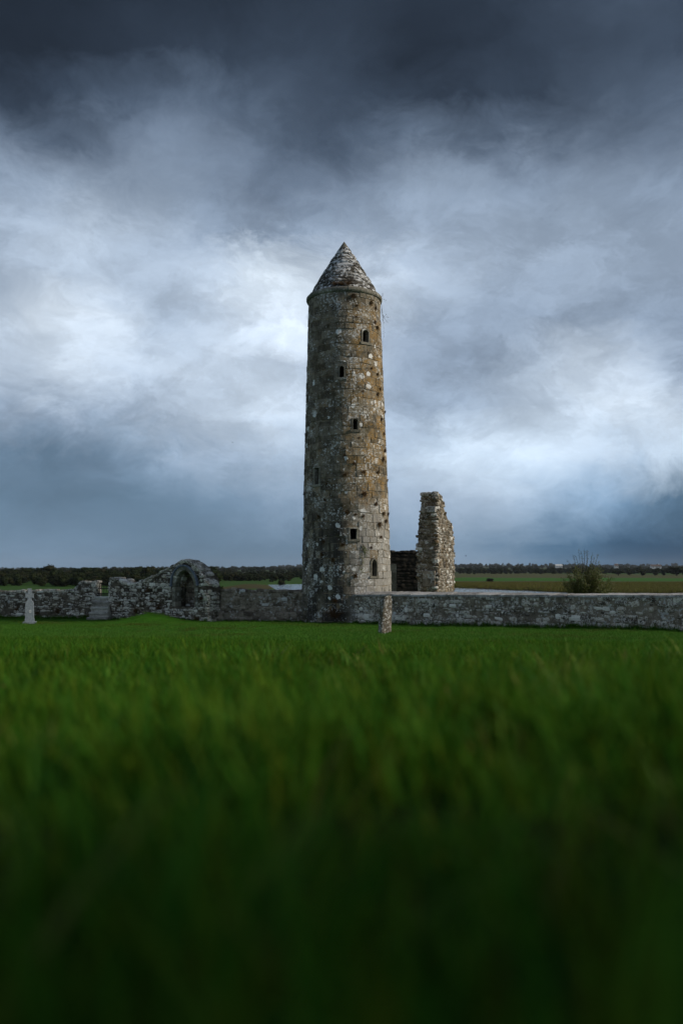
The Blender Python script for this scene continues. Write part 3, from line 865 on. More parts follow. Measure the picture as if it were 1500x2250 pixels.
def arch_core(w, zt, zlo, s0, s1, sm, root):
    ap = arch_pts(w); zs_ = ap[0][1]; T_ = 0.95
    mb = MB()
    mb.prism([(s0, zlo), (s1, zlo), (s1, min(zs_, zt(s1) - 0.02)), (s0, zs_)], w.P, -w.n * T_)
    a0, a1 = ap[0][0], ap[-1][0]
    left = [(s0, zs_), (a0, zs_)] + ap[1:6] + [(s, zt(s) - 0.02) for s in sm[::-1] if s < ap[5][0]]
    if left[-1][0] > s0 + 1e-6: left.append((s0, zt(s0) - 0.02))
    right = [(a1, zs_), (s1, zs_)] + [(s, zt(s) - 0.02) for s in sm[::-1] if s > ap[5][0] and zt(s) - 0.02 > zs_] + ap[5:-1][::1]
    mb.prism(left, w.P, -w.n * T_); mb.prism(right, w.P, -w.n * T_)
    mb.build('wall_core', M['rubble_mortar'], root)
    # back of the recess, in thin courses
    mb = MB(); zt_ = max(p[1] for p in ap)
    mb.prism([(a0 - 0.1, zs_ - 0.1), (a1 + 0.1, zs_ - 0.1), (a1 + 0.1, zt_ + 0.1), (a0 - 0.1, zt_ + 0.1)], lambda s, z: w.P(s, z, -0.72), -w.n * 0.25)
    back = mb.build('recess_back', M['rubble_dark'], root)
    sp = rubble(lambda s, z: w.P(s, z, -0.70), w.t, w.n, a0 - 0.05, a1 + 0.05, zs_, lambda s: zt_ + 0.05, hr=(0.07, 0.12), wr=(0.18, 0.42), seed=77, proud=(0.0, 0.04))
    place_stones(back, sp, M['rubble_dark'], 120)
    # voussoirs of the inner order and the projecting hood
    mid = Vector(((a0 + a1) / 2, ap[1][1] + 0.12))
    ring = [Vector(p) for p in ap[1:-1]]
    def resample(pts, n):
        L_ = [0]
        for i in range(1, len(pts)): L_.append(L_[-1] + (pts[i] - pts[i - 1]).length)
        return [Vector((np.interp(q, L_, [p.x for p in pts]), np.interp(q, L_, [p.y for p in pts]))) for q in np.linspace(0, L_[-1], n)]
    def ring_stones(nst, g0, g1, d0, d1, mat, name, seed):
        rs = random.Random(seed); pts = resample(ring, nst * 2 + 1)
        def outw(i):
            t2 = (pts[min(i + 1, len(pts) - 1)] - pts[max(i - 1, 0)]).normalized(); return Vector((-t2.y, t2.x))
        for k in range(nst):
            mb = MB(); vs_ = []; jd = rs.uniform(-0.012, 0.012)
            for i in (2 * k, 2 * k + 1, 2 * k + 2):
                p = pts[i]; o_ = outw(i)
                if i == 2 * k: p = p.lerp(pts[i + 1], 0.04)
                if i == 2 * k + 2: p = p.lerp(pts[i - 1], 0.04)
                for gg, dd in ((g0, d0), (g0, d1 + jd), (g1, d1 + jd), (g1, d0)):
                    q = p + o_ * gg; vs_.append(w.P(q.x, q.y, dd))
            fs = [(a * 4 + b, (a + 1) * 4 + b, (a + 1) * 4 + (b + 1) % 4, a * 4 + (b + 1) % 4) for a in range(2) for b in range(4)] + [(3, 2, 1, 0), (8, 9, 10, 11)]
            mb.add(vs_, fs); mb.build(name, mat, root)
    ring_stones(11, -0.01, 0.175, -0.35, 0.03, M['trim'], 'voussoir', 5)
    ring_stones(9, 0.18, 0.245, -0.25, 0.13, M['slate'], 'hood_stone', 6)
    ring_stones(13, -0.075, -0.005, -0.62, -0.3, M['ruin'], 'inner_voussoir', 7)
    for px, sx in ((386, -1), (429, 1)):
        s = w.s_px(px); z = zs_; k = 0
        while z < ap[1][1] - 0.02:
            hh = min(random.Random(k + int(px)).uniform(0.16, 0.28), ap[1][1] - z)
            mb = MB(); c = w.P(s + sx * 0.085, z + hh / 2, -0.16)
            mb.box(c, w.t * 0.09, w.n * (0.19 + 0.01 * (k % 2)), Vector((0, 0, hh / 2 - 0.008))); mb.build('jamb_stone', M['trim'], root)
            z += hh; k += 1


def arch_mask(w):
    ap = arch_pts(w); zs_ = ap[0][1]
    xs = [p[0] for p in ap]; zs2 = [p[1] for p in ap]
    def f(s, z, ww, hh):
        if z < zs_ - 0.05: return True
        if s < xs[0] - 0.12 - ww * 0.4 or s > xs[-1] + 0.12 + ww * 0.4: return True
        up_ = float(np.interp(s, xs[1:-1], zs2[1:-1], left=zs2[1], right=zs2[-2]))
        return z - hh * 0.5 > up_ + 0.24
    return f


AW = ((X(240, 39.2), 39.2), (X(456, 36.2), 36.2))
aw_root, aw, aw_zt, *_ = rubble_wall(AW[0], AW[1],
            [(240.5, 1273), (250, 1272), (264, 1274), (270, 1281), (288, 1284), (305, 1280), (318, 1275), (345, 1262), (368, 1249), (385, 1240), (396, 1233.5), (405, 1232), (414, 1234), (424, 1241), (434, 1252), (442, 1263), (450, 1272), (453, 1284), (455, 1297)],
            'ruined wall with a hooded arched recess, its top sloping down to the gate', 55, M['rubble'], ends=(True, True), core=arch_core, mask=arch_mask, T=0.8)

root, lw, *_ = rubble_wall((X(452, 37.1), 37.1), (X(668, 36.9), 36.9), [(452, 1298), (520, 1297), (590, 1299), (668, 1300)],
            'dark rubble wall with a projecting foot between the arched recess and the tower', 63, M['rubble_dark'], T=0.6)
# its projecting footing
s0, s1 = lw.s_px(441), lw.s_px(664)
zp = lw.z_px(550, 1348)
mb = MB(); mb.prism([(s0, -0.35), (s1, -0.35), (s1, zp), (s0, zp)], lambda s, z: lw.P(s, z, 0.17), -lw.n * 0.2)
foot = mb.build('footing', M['rubble_mortar'], root)
sp = rubble(lambda s, z: lw.P(s, z, 0.18), lw.t, lw.n, s0, s1, -0.2, lambda s: zp - 0.02, hr=(0.14, 0.26), wr=(0.25, 0.6), seed=70, proud=(-0.02, 0.05))
place_stones(foot, sp, M['rubble_dark'], 300)

# ------------------------------------------------------------------ gate and stile steps
gd = 39.7
gate = empty('iron_gate', at(225, 1309, gd), 'small black iron bar gate at the head of the stone steps', 'gate')
gx0, gx1 = X(211, gd), X(241, gd); gz0, gz1 = Z(1310, gd), Z(1286, gd)
for k in range(6):
    x0 = gx0 + 0.06 + (gx1 - gx0 - 0.12) * k / 5
    mb = MB(); mb.tube([(x0, gd, gz0), (x0, gd, gz1 + 0.04)], 0.016, 6); mb.build('bar', M['iron'], gate)
for zz in (gz0 + 0.05, gz0 + 0.36, gz0 + 0.12):
    mb = MB(); mb.box(((gx0 + gx1) / 2, gd, zz), ((gx1 - gx0) / 2, 0, 0), (0, 0.012, 0), (0, 0, 0.025)); mb.build('rail', M['iron'], gate)
mb = MB(); mb.box((gx0 + 0.02, gd, (gz0 + gz1) / 2 + 0.1), (0.035, 0, 0), (0, 0.035, 0), (0, 0, (gz1 - gz0) / 2 + 0.12)); mb.build('gate_post', M['iron'], gate)

steps = empty('stone_steps', at(214, 1371, 38.3), 'flight of five rough pale stone steps climbing to the iron gate', 'steps')
edges = [(1311, 1322, 207, 239, 39.15), (1322, 1334, 203, 239, 38.95), (1334, 1345, 199, 237, 38.75), (1345, 1357, 195, 236, 38.5), (1357, 1372, 190.5, 236, 38.25)]
for k, (y0, y1, p0, p1, d) in enumerate(edges):
    rs = random.Random(90 + k)
    xa, xb = X(p0, d), X(p1, d); za, zb_ = Z(y0, d), Z(y1, d) - 0.06
    nn = 7; vs_ = []
    for q in range(nn):
        x0 = xa + (xb - xa) * q / (nn - 1); j = lambda: rs.uniform(-0.02, 0.02)
        ww_ = lambda: rs.uniform(-0.012, 0.012)
        vs_ += [(x0, d + 0.07, zb_), (x0, d + 0.06 + ww_(), za - 0.12 + ww_()), (x0, d - 0.02 + j(), za - 0.10 + ww_()), (x0, d - 0.03 + j(), za - 0.025 + ww_()), (x0, d + 0.02, za + ww_()), (x0, 39.75, za), (x0, 39.75, zb_)]
    mb = MB(); mb.add(vs_, [(q * 7 + i, (q + 1) * 7 + i, (q + 1) * 7 + (i + 1) % 7, q * 7 + (i + 1) % 7) for q in range(nn - 1) for i in range(7)] + [(6, 5, 4, 3, 2, 1, 0), tuple(range((nn - 1) * 7, nn * 7))])
    mb.build('step', M['step'], steps)

# ------------------------------------------------------------------ ruined church behind
gab = empty('ruined_gable', (4.6, 41.5, 0), 'tall jagged fragment of ruined church wall, right of the tower', 'ruin')
C = Vector((4.633, 40.0, 0)); ax = Vector((0.331, 0.9436, 0)); le = Vector((-0.9436, 0.331, 0))
GZs = [-0.4, 2.0, 3.0, 3.6, 4.1, 4.65, 4.80, 5.4, 5.75, 6.0]
def g_len(z): return float(np.interp(z, [3.2, 3.9, 4.60, 4.70, 4.86, 5.45, 5.8, 6.02], [4.05, 3.9, 3.6, 3.5, 2.1, 1.45, 1.3, 1.1]))
def g_wid(z): return float(np.interp(z, [0, 2.2, 3.0, 4.2, 5.0, 5.8, 6.0], [0.93, 0.98, 0.95, 0.94, 0.86, 0.74, 0.68]))
mb = MB(); vs_ = []
for z in GZs:
    l, w = g_len(z), g_wid(z)
    for p in (C, C + ax * l, C + ax * l + le * w, C + le * w): vs_.append((p.x, p.y, z - (0.04 if z > 5.9 else 0)))
fs = [(k * 4 + i, k * 4 + (i + 1) % 4, (k + 1) * 4 + (i + 1) % 4, (k + 1) * 4 + i) for k in range(len(GZs) - 1) for i in range(4)] + [(len(vs_) - 4, len(vs_) - 3, len(vs_) - 2, len(vs_) - 1)]
mb.add(vs_, fs); mb.build('wall_core', M['rubble_mortar'], gab)
nE, nS = -ax, -le
sp = rubble(lambda u, z: tuple((C + le * u).to_2d()) + (z,), le, nE, 0.0, 1.0, 0.6, lambda s: 6.02, hr=(0.08, 0.2), wr=(0.13, 0.36), seed=81, mask=lambda u, z, w, h: u < g_wid(z) + 0.0, proud=(-0.02, 0.08), thick=0.3)
sp = [(a * 1.6, m, i) for a, m, i in sp]
sp += rubble(lambda s, z: tuple((C + ax * s).to_2d()) + (z,), ax, nS, 0.0, 4.1, 0.6, lambda s: 6.02, hr=(0.09, 0.19), wr=(0.15, 0.4), seed=82, mask=lambda s, z, w, h: s < g_len(z) + 0.02, proud=(0.0, 0.06), thick=0.3)
# loose top courses along the broken edge
rs = random.Random(83)
for q in range(70):
    s = rs.uniform(0, 4.0); zz = np.interp(s, [0, 0.8, 1.15, 1.25, 2.05, 2.1, 3.35, 3.5, 3.85, 4.05], [5.97, 6.0, 5.95, 5.55, 4.86, 4.72, 4.66, 4.55, 3.9, 3.2])
    u = rs.uniform(0.05, g_wid(zz) - 0.03); p = C + ax * s + le * u
    m4 = (Matrix.Rotation(rs.uniform(0, 3), 3, 'Z') @ Matrix.Diagonal((rs.uniform(.2, .42), rs.uniform(.18, .3), rs.uniform(.1, .2)))).to_4x4()
    m4.translation = (p.x, p.y, zz + rs.uniform(-0.08, 0.03)); sp.append((0.08, m4, rs.randrange(14)))
# ragged left edge of the broken end
for q in range(26):
    z = 0.9 + 5.0 * q / 26; p = C + le * (g_wid(z) - 0.07) + ax * rs.uniform(0.05, 0.3)
    m4 = (Matrix.Rotation(rs.uniform(-.3, .3), 3, 'Z') @ Matrix.Diagonal((rs.uniform(.16, .3), rs.uniform(.2, .35), rs.uniform(.12, .22)))).to_4x4()
    m4.translation = (p.x, p.y, z); sp.append((0.09, m4, rs.randrange(14)))
place_stones(gab, sp, M['ruin'], 300)
mb = MB(); p = C + le * 0.22 - ax * 0.1
mb.box((p.x, p.y, Z(1120, 40)), le * 0.19, ax * 0.2, (0, 0, 0.13)); mb.build('projecting_stone', M['coping'], gab)
for k, (y0, y1) in enumerate(((1254, 1272), (1272.5, 1289))):     # dressed blocks at the foot of the broken end
    mb = MB(); p = C + le * 0.38 - ax * 0.02
    mb.box((p.x, p.y, (Z(y0, 40) + Z(y1, 40)) / 2), le * 0.30, ax * 0.15, (0, 0, (Z(y0, 40) - Z(y1, 40)) / 2 - 0.01)); mb.build('dressed_block', M['rubble_dark'], gab)

dw = empty('shaded_wall', (3.6, 45.5, 0), 'church wall with shade in its dark colour, between the tower and the ruined fragment', 'wall')
wdk = Wall((X(820, 45.4), 45.4), (X(932, 45.4), 45.4))
ztd = Z(1213, 45.4)
mb = MB(); mb.prism([(0, -0.4), (wdk.L, -0.4), (wdk.L, ztd), (0, ztd)], wdk.P, -wdk.n * 0.8); mb.build('wall_core', M['shade_dark'], dw)
sp = rubble(wdk.P, wdk.t, wdk.n, 0, wdk.L, 0.8, lambda s: ztd - 0.02, hr=(0.12, 0.24), wr=(0.2, 0.45), seed=91)
sp += top_stones(wdk, lambda s: ztd, 0, wdk.L, 92, 0.8)
place_stones(dw, sp, M['shade_dark'], 300)

jb = empty('door_jamb', at(866, 1300, 41.2), 'narrow upright jamb stone beside the tower, before the dark wall', 'stone')
for k, (y0, y1) in enumerate(((1240, 1258), (1258.5, 1279), (1279.5, 1310))):
    mb = MB(); za, zb_ = Z(y0, 41.2), Z(y1, 41.2)
    mb.box((X(864, 41.2), 41.3, (za + zb_) / 2), (0.14 + 0.006 * (k % 2), 0, 0), (0, 0.2, 0), (0, 0, (za - zb_) / 2)); mb.build('jamb_stone', M['trim'], jb)
mb = MB(); za, zb_ = Z(1310, 41.2), -0.2
mb.box((X(864, 41.2), 41.32, (za + zb_) / 2), (0.16, 0, 0), (0, 0.22, 0), (0, 0, (za - zb_) / 2 - 0.003)); mb.build('jamb_stone', M['trim'], jb)

# ------------------------------------------------------------------ standing stone on the lawn
sd = 22.0; sx, sz = X(845.5, sd), h1(X(846, sd), sd)
mb = MB(); n = 12; lev = 22; rs = random.Random(5)
Hs = Z(1310, sd) - sz
vs_ = []
for k in range(lev):
    q = k / (lev - 1); zz = sz - 0.15 + (Hs + 0.15) * q
    hw = 0.165 + 0.012 * math.sin(q * 5) - (0.03 if q < 0.1 else 0) + (0.0 if q < 0.94 else -0.03)
    hd = 0.105
    lean = 0.055 * (q - 0.4)
    for i in range(n):
        a = 2 * math.pi * i / n + math.pi / n
        ca, sa = math.cos(a), math.sin(a)
        px_ = math.copysign(abs(ca) ** 0.5, ca) * hw; py_ = math.copysign(abs(sa) ** 0.5, sa) * hd
        nz = mnoise.noise(Vector((px_ * 9, py_ * 9, zz * 6))) * 0.02
        rot = R(30); sc_ = 1 + nz * 4
        vs_.append((sx + lean + (px_ * math.cos(rot) - py_ * math.sin(rot)) * sc_, sd + (px_ * math.sin(rot) + py_ * math.cos(rot)) * sc_, zz + (mnoise.noise(Vector((px_ * 12, py_ * 12, 3))) * 0.05 if k == lev - 1 else 0)))
fs = [(k * n + i, k * n + (i + 1) % n, (k + 1) * n + (i + 1) % n, (k + 1) * n + i) for k in range(lev - 1) for i in range(n)] + [tuple(range((lev - 1) * n, lev * n))]
mb.add(vs_, fs)
tag(mb.build('standing_stone', M['slab'], origin=(sx, sd, sz)), 'narrow upright lichen-crusted slab standing alone on the lawn before the wall', 'stone')

# ------------------------------------------------------------------ cross gravestone
gd_ = 35.0; gcx = X(65, gd_); gz = h1(gcx, gd_)
gr = empty('cross_gravestone', (gcx, gd_, gz), 'pale grey ringed-cross gravestone on a low plinth before the left wall', 'gravestone')
rz = Matrix.Rotation(R(16), 3, 'Z')
def gp(x, y, z): v = rz @ Vector((x * 0.92, y * 0.9, z)); return Vector((gcx, gd_, gz)) + v
def slab(name, poly, d, parent, mat=M['grave'], yo=0.0):
    mb = MB(); mb.prism(poly, lambda s, z: gp(s, -d / 2 + yo, z), rz @ Vector((0, d, 0))); return mb.build(name, mat, parent)
S = 35.0 / F
zt_ = lambda py: (1370 - py) * S
slab('plinth', [(-0.29, -0.1), (0.29, -0.1), (0.29, 0.085), (0.27, 0.10), (-0.27, 0.10), (-0.29, 0.085)], 0.42, gr)
shaft = slab('shaft', [(-0.205, 0.09), (0.205, 0.09), (0.20, 0.22), (0.185, 0.235), (0.175, zt_(1326)), (0.15, zt_(1321)), (0.09, zt_(1318)), (-0.09, zt_(1318)), (-0.15, zt_(1321)), (-0.175, zt_(1326)), (-0.185, 0.235), (-0.20, 0.22)], 0.2, gr)
z0, z1, z2, z3 = zt_(1319), zt_(1311.5), zt_(1304), zt_(1292)
slab('cross', [(-0.10, z0), (0.10, z0), (0.065, z1 - 0.03), (0.075, z1), (0.175, z1 - 0.02), (0.175, z2 + 0.02), (0.075, z2), (0.065, z2 + 0.05), (0.085, z3), (-0.085, z3), (-0.065, z2 + 0.05), (-0.075, z2), (-0.175, z2 + 0.02), (-0.175, z1 - 0.02), (-0.075, z1), (-0.065, z1 - 0.03)], 0.13, gr)
mb = MB(); zc = (z1 + z2) / 2; n = 28
vs_ = []
for i in range(n):
    a = 2 * math.pi * i / n
    for rr, dd in ((0.115, -0.045), (0.155, -0.045), (0.155, 0.045), (0.115, 0.045)): vs_.append(gp(rr * math.cos(a), dd, zc + rr * math.sin(a)))
mb.add(vs_, [(i * 4 + k, i * 4 + (k + 1) % 4, ((i + 1) % n) * 4 + (k + 1) % 4, ((i + 1) % n) * 4 + k) for i in range(n) for k in range(4)])
mb.build('ring', M['grave'], gr)
mb = MB(); n = 16
zc = zt_(1342); vs_ = [gp(0.03 + r * math.cos(2 * math.pi * i / n), -0.1 - dd, zc + 1.25 * r * math.sin(2 * math.pi * i / n)) for r, dd in ((0.046, -0.002), (0.046, 0.014), (0.03, 0.014), (0.03, -0.002)) for i in range(n)]
mb.add(vs_, [(k * n + i, k * n + (i + 1) % n, (k + 1) * n + (i + 1) % n, (k + 1) * n + i) for k in range(3) for i in range(n)])
mb.build('emblem', M['emblem'], shaft)


# ------------------------------------------------------------------ plants
def blades(n, length, width, spread, lean, seed, droop=0.3, segs=3):
    r = np.random.default_rng(seed); V_, F_ = [], []
    for i in range(n):
        L = length * r.uniform(0.5, 1.1); w = width * r.uniform(0.6, 1.2)
        a = r.uniform(0, 2 * np.pi); rad = spread * np.sqrt(r.uniform()); bx, by = rad * np.cos(a), rad * np.sin(a)
        la = r.uniform(0, 2 * np.pi); lt = lean * abs(r.normal()); dr = droop * r.uniform(0.2, 1.3)
        ca, sa = np.cos(la), np.sin(la); fx, fy = -sa, ca
        o = len(V_)
        for k in range(segs + 1):
            q = k / segs; out = L * (lt * q + dr * q * q); zz = L * q * (1 - 0.35 * dr * q)
            ww = w * (1 - q ** 1.6) / 2
            cx, cy = bx + ca * out, by + sa * out
            if k < segs: V_ += [(cx - fx * ww, cy - fy * ww, zz), (cx + fx * ww, cy + fy * ww, zz)]
            else: V_.append((cx, cy, zz))
        for k in range(segs - 1): F_.append((o + 2 * k, o + 2 * k + 1, o + 2 * k + 3, o + 2 * k + 2))
        F_.append((o + 2 * segs - 2, o + 2 * segs - 1, o + 2 * segs))
    return V_, F_


def src(name, V_, F_, mat, coll):
    me = bpy.data.meshes.new(name); me.from_pydata([tuple(map(float, v)) for v in V_], [], F_); me.materials.append(mat); me.update()
    o = bpy.data.objects.new(name, me); coll.objects.link(o); return o


def scatter(name, pts, rot, scl, pick, coll, label, cat):
    """one mass of stuff: instances of a collection's meshes on the vertices of a point mesh"""
    me = bpy.data.meshes.new(name); me.vertices.add(len(pts)); me.vertices.foreach_set('co', np.asarray(pts, np.float32).ravel())
    for nm, tp_, dat in (('rot', 'FLOAT_VECTOR', rot), ('scl', 'FLOAT_VECTOR', scl), ('pick', 'INT', pick)):
        a = me.attributes.new(nm, tp_, 'POINT')
        a.data.foreach_set('value' if tp_ == 'INT' else 'vector', np.asarray(dat, np.int32 if tp_ == 'INT' else np.float32).ravel())
    o = link(bpy.data.objects.new(name, me)); tag(o, label, cat, kind='stuff')
    ng = bpy.data.node_groups.new(name + '_scatter', 'GeometryNodeTree')
    ng.interface.new_socket('Geometry', in_out='INPUT', socket_type='NodeSocketGeometry')
    ng.interface.new_socket('Geometry', in_out='OUTPUT', socket_type='NodeSocketGeometry')
    N = ng.nodes; gi = N.new('NodeGroupInput'); go = N.new('NodeGroupOutput')
    ci = N.new('GeometryNodeCollectionInfo'); ci.inputs['Collection'].default_value = coll
    ci.inputs['Separate Children'].default_value = True; ci.inputs['Reset Children'].default_value = True
    ip = N.new('GeometryNodeInstanceOnPoints'); ip.inputs['Pick Instance'].default_value = True
    def attr(nm, t):
        a = N.new('GeometryNodeInputNamedAttribute'); a.data_type = t; a.inputs['Name'].default_value = nm
        return a.outputs['Attribute']
    L_ = ng.links
    L_.new(gi.outputs[0], ip.inputs['Points']); L_.new(ci.outputs[0], ip.inputs['Instance'])
    L_.new(attr('pick', 'INT'), ip.inputs['Instance Index']); L_.new(attr('scl', 'FLOAT_VECTOR'), ip.inputs['Scale'])
    L_.new(attr('rot', 'FLOAT_VECTOR'), ip.inputs['Rotation'])
    L_.new(ip.outputs[0], go.inputs[0])
    md = o.modifiers.new('scatter', 'NODES'); md.node_group = ng
    return o


# lawn grass: long and loose by the camera, mown short further off
gc = bpy.data.collections.new('grass_tufts')
for k in range(5):
    V_, F_ = blades(22, 0.11, 0.0066, 0.055, 0.3, 300 + k, 0.5); src('tuft', V_, F_, M['grass'], gc)
for k in range(3):
    V_, F_ = blades(46, 0.05, 0.006, 0.17, 0.4, 320 + k, 0.35, 2); src('tuft_short', V_, F_, M['lawn'], gc)
for k in range(2):
    V_, F_ = blades(46, 0.04, 0.008, 0.17, 0.5, 330 + k, 0.4, 2); src('tuft_worn', V_, F_, M['clover'], gc)      # 8, 9
for k in range(2):
    V_, F_ = blades(22, 0.19, 0.0085, 0.07, 0.2, 340 + k, 0.3, 3); src('verge_shade_tuft', V_, F_, M['grass'], gc)      # 10, 11
M['broad'] = leaf_mat('broad_grass_blade', [(0.03, 0.14, 0.014), (0.06, 0.21, 0.024), (0.13, 0.21, 0.024), (0.16, 0.13, 0.04)], 0.3, 0.6, 0.1)
for k in range(2):
    V_, F_ = blades(9, 0.17, 0.015, 0.05, 0.4, 350 + k, 0.6, 4); src('zz_broad_tuft', V_, F_, M['broad'], gc)      # 12, 13
def field_pts(y0, y1, dens):
    xm = 0.47 * y1 + 1.3
    n = int(dens * 2 * xm * (y1 - y0))
    x = rng.uniform(-xm, xm, n); y = rng.uniform(y0, y1, n)
    k = np.abs(x) < 0.47 * np.maximum(y, 0) + 1.3
    return x[k], y[k]
xs, ys, sc_, pk = [], [], [], []
for y0, y1, dens, s_lo, s_hi, short in ((-0.3, 1.0, 190, 0.7, 1.3, False), (1.0, 1.2, 300, 0.7, 1.3, False), (1.2, 3.0, 400, 0.6, 1.25, False), (3.0, 8.0, 260, 0.5, 1.1, False), (8.0, 14.0, 110, 0.6, 1.0, None), (14.0, 24.0, 42, 0.8, 1.3, True), (24.0, 40.0, 20, 0.9, 1.5, True)):
    x, y = field_pts(y0, y1, dens)
    xs.append(x); ys.append(y); sc_.append(rng.uniform(s_lo, s_hi, len(x)))
    pk.append(rng.integers(0, 5, len(x)) if short is False else (rng.integers(5, 8, len(x)) if short else rng.integers(2, 8, len(x))))
x = np.concatenate(xs); y = np.concatenate(ys); s = np.concatenate(sc_); pk = np.concatenate(pk)
keep = np.hypot(x, y + 0.02) > 0.16
keep &= ~((y > 34) & (np.hypot(x - 0.23, y - 37) < 2.0))
rw = (x - wr.A.x) * (-wr.n.x) + (y - wr.A.y) * (-wr.n.y)
keep &= ~((x > 0.4) & (rw > -0.02) & (y < 36))
x, y, s, pk = x[keep], y[keep], s[keep], pk[keep]
lowf = np.sin(x * 0.9 + 1.3 * np.sin(y * 0.37)) * np.sin(y * 0.55 + 1.1 * np.sin(x * 0.41)) + rng.normal(0, 0.45, len(x))
pk = np.where((pk >= 5) & (lowf > 0.75), rng.integers(8, 10, len(x)), pk)
ex, ey, es, ep = [], [], [], []
def foot(w, s0, s1, off, n, lo, hi):          # uncut tufts along the foot of a wall
    q = rng.uniform(s0, s1, n)
    for v in q:
        p_ = w.P(v, 0, off + abs(rng.normal(0, 0.07))); ex.append(p_[0]); ey.append(p_[1]); es.append(rng.uniform(lo, hi)); ep.append(rng.integers(0, 5))
foot(wr, 0, wr.L, 0.06, 520, 1.0, 2.6)
foot(aw, -0.2, aw.L, 0.05, 110, 0.8, 1.8); foot(lw, lw.s_px(441), lw.s_px(664), 0.22, 110, 0.7, 1.5)
lwA = Wall((X(-140, 40.6), 40.6), (X(210, 39.6), 39.6)); foot(lwA, 0, lwA.L, 0.06, 260, 1.0, 2.4)
for cx_, cy_, rad_, n_ in ((sx, sd, 0.17, 26), (gcx, gd_, 0.36, 30)):
    for v in rng.uniform(0, 6.28, n_): ex.append(cx_ + rad_ * math.cos(v)); ey.append(cy_ + rad_ * 0.7 * math.sin(v)); es.append(rng.uniform(0.6, 1.2)); ep.append(rng.integers(0, 5))
for v in rng.uniform(-1.45, 0.6, 70): ex.append(t_cx(0) + 2.12 * math.sin(v)); ey.append(TY - 2.12 * math.cos(v)); es.append(rng.uniform(0.7, 1.6)); ep.append(rng.integers(0, 5))
for (ya, yb, dn) in ((0.45, 1.6, 34), (1.6, 6.0, 16)):
    bx_, by_ = field_pts(ya, yb, dn); ex += list(bx_); ey += list(by_); es += list(rng.uniform(0.55, 1.0, len(bx_))); ep += list(rng.integers(12, 14, len(bx_)))
nv = 1600                                      # unseen long tufts added beside and behind the camera to shade the near grass
vx_ = rng.uniform(-1.6, 1.9, nv); vy_ = rng.uniform(-1.4, 1.7, nv)
kv = ((np.abs(vx_) > 0.44 * np.maximum(vy_, 0) + 0.22) | (vy_ < -0.25)) & (np.hypot(vx_, vy_) > 0.26)
ex += list(vx_[kv]); ey += list(vy_[kv]); es += list(rng.uniform(0.6, 1.15, kv.sum())); ep += list(rng.integers(10, 12, kv.sum()))
ne = len(x); x = np.concatenate([x, ex]); y = np.concatenate([y, ey]); s = np.concatenate([s, es]); pk = np.concatenate([pk, ep]).astype(int)
clump = 0.55 + 0.85 * (0.5 + 0.5 * np.sin(x * 5.1 + 1.7 * np.sin(y * 3.3)) * np.sin(y * 4.3 + 2.1 * np.sin(x * 2.2)))
s = s * np.where(y < 9, clump, 1)
pts = np.stack([x, y, H(x, y) - 0.006], 1)
rot = np.stack([rng.normal(0, 0.12, len(x)), rng.normal(0, 0.12, len(x)), rng.uniform(0, 6.28, len(x))], 1)
scl = np.stack([s, s, s * rng.uniform(0.8, 1.2, len(x))], 1)
scatter('grass', pts, rot, scl, pk, gc, 'fresh green grass of the lawn, blurred close to the lens', 'grass')

# a few long blades close to the lens
rs = np.random.default_rng(12)
V_, F_ = [], []
for (px, d, top, lean) in ((1412, 0.62, 1330, 0.02), (1436, 0.7, 1372, -0.03), (1380, 0.75, 1400, 0.03), (560, 0.85, 1500, 0.10), (520, 0.9, 1520, 0.12), (860, 0.9, 1490, -0.05), (120, 1.1, 1440, 0.06), (1010, 1.3, 1445, 0.03), (420, 1.2, 1450, 0.05), (250, 0.8, 1480, -0.04)):
    x0 = X(px, d); z0 = h1(x0, d); z1 = Z(top, d); w = 0.0042
    o = len(V_)
    for k in range(6):
        q = k / 5; ww = w * (1 - q ** 2) / 2 + 0.0002
        cx = x0 + lean * q * q
        V_ += [(cx - ww, d, z0 + (z1 - z0) * q), (cx + ww, d + 0.001, z0 + (z1 - z0) * q)]
    for k in range(5): F_.append((o + 2 * k, o + 2 * k + 1, o + 2 * k + 3, o + 2 * k + 2))
o = big_mesh('tall_grass', np.array(V_), np.array(F_), M['grass'])
tag(o, 'a few long grass stalks standing close to the lens, out of focus', 'grass', kind='stuff')

# brown plant tufts rooted in the tower's joints
TUFT = []
for k in range(4):
    V_, F_ = blades(95, 0.135, 0.018, 0.075, 0.4, 400 + k, 1.0)
    me = bpy.data.meshes.new('plant_tuft'); me.from_pydata([tuple(map(float, v)) for v in V_], [], F_); me.materials.append(M['brown_tuft']); TUFT.append(me)
tuft_px = [(776, 649, 1.1), (815, 665, 1.0), (783, 671, .7), (825, 677, .8), (783, 696, .7), (823, 708, .9), (828, 719, 1.0),
           (816, 809, .6), (829, 822, .8), (834, 855, .9), (829, 866, .8), (797, 860, .6), (838, 921, .9), (842, 953, 1.0), (845, 990, 1.0), (841, 1008, 1.1), (829, 1038, .9), (798, 1037, .8), (778, 1018, .7), (757, 1043, .7), (717, 1063, .6), (800, 1085, 1.2), (757, 1000, .6), (788, 962, .5), (713, 1098, .6),
           (826, 1107, .9), (842, 1128, 1.0), (852, 1130, .9), (833, 1152, 1.4), (847, 1145, 1.0), (762, 1125, 1.0), (781, 1130, .6), (798, 1134, .7), (700, 1135, .9), (836, 1180, .8), (815, 1203, .7), (752, 1197, .9), (711, 1190, .9), (708, 1218, .9), (731, 1230, .9), (780, 1265, 1.1), (736, 1320, 1.0),
           (672, 955, .8), (669, 1085, .9), (667, 1140, .8), (664, 1220, .8), (845, 905, .8), (852, 1055, .7), (750, 632, 1.4), (765, 633, 1.3), (735, 634, 1.1)]
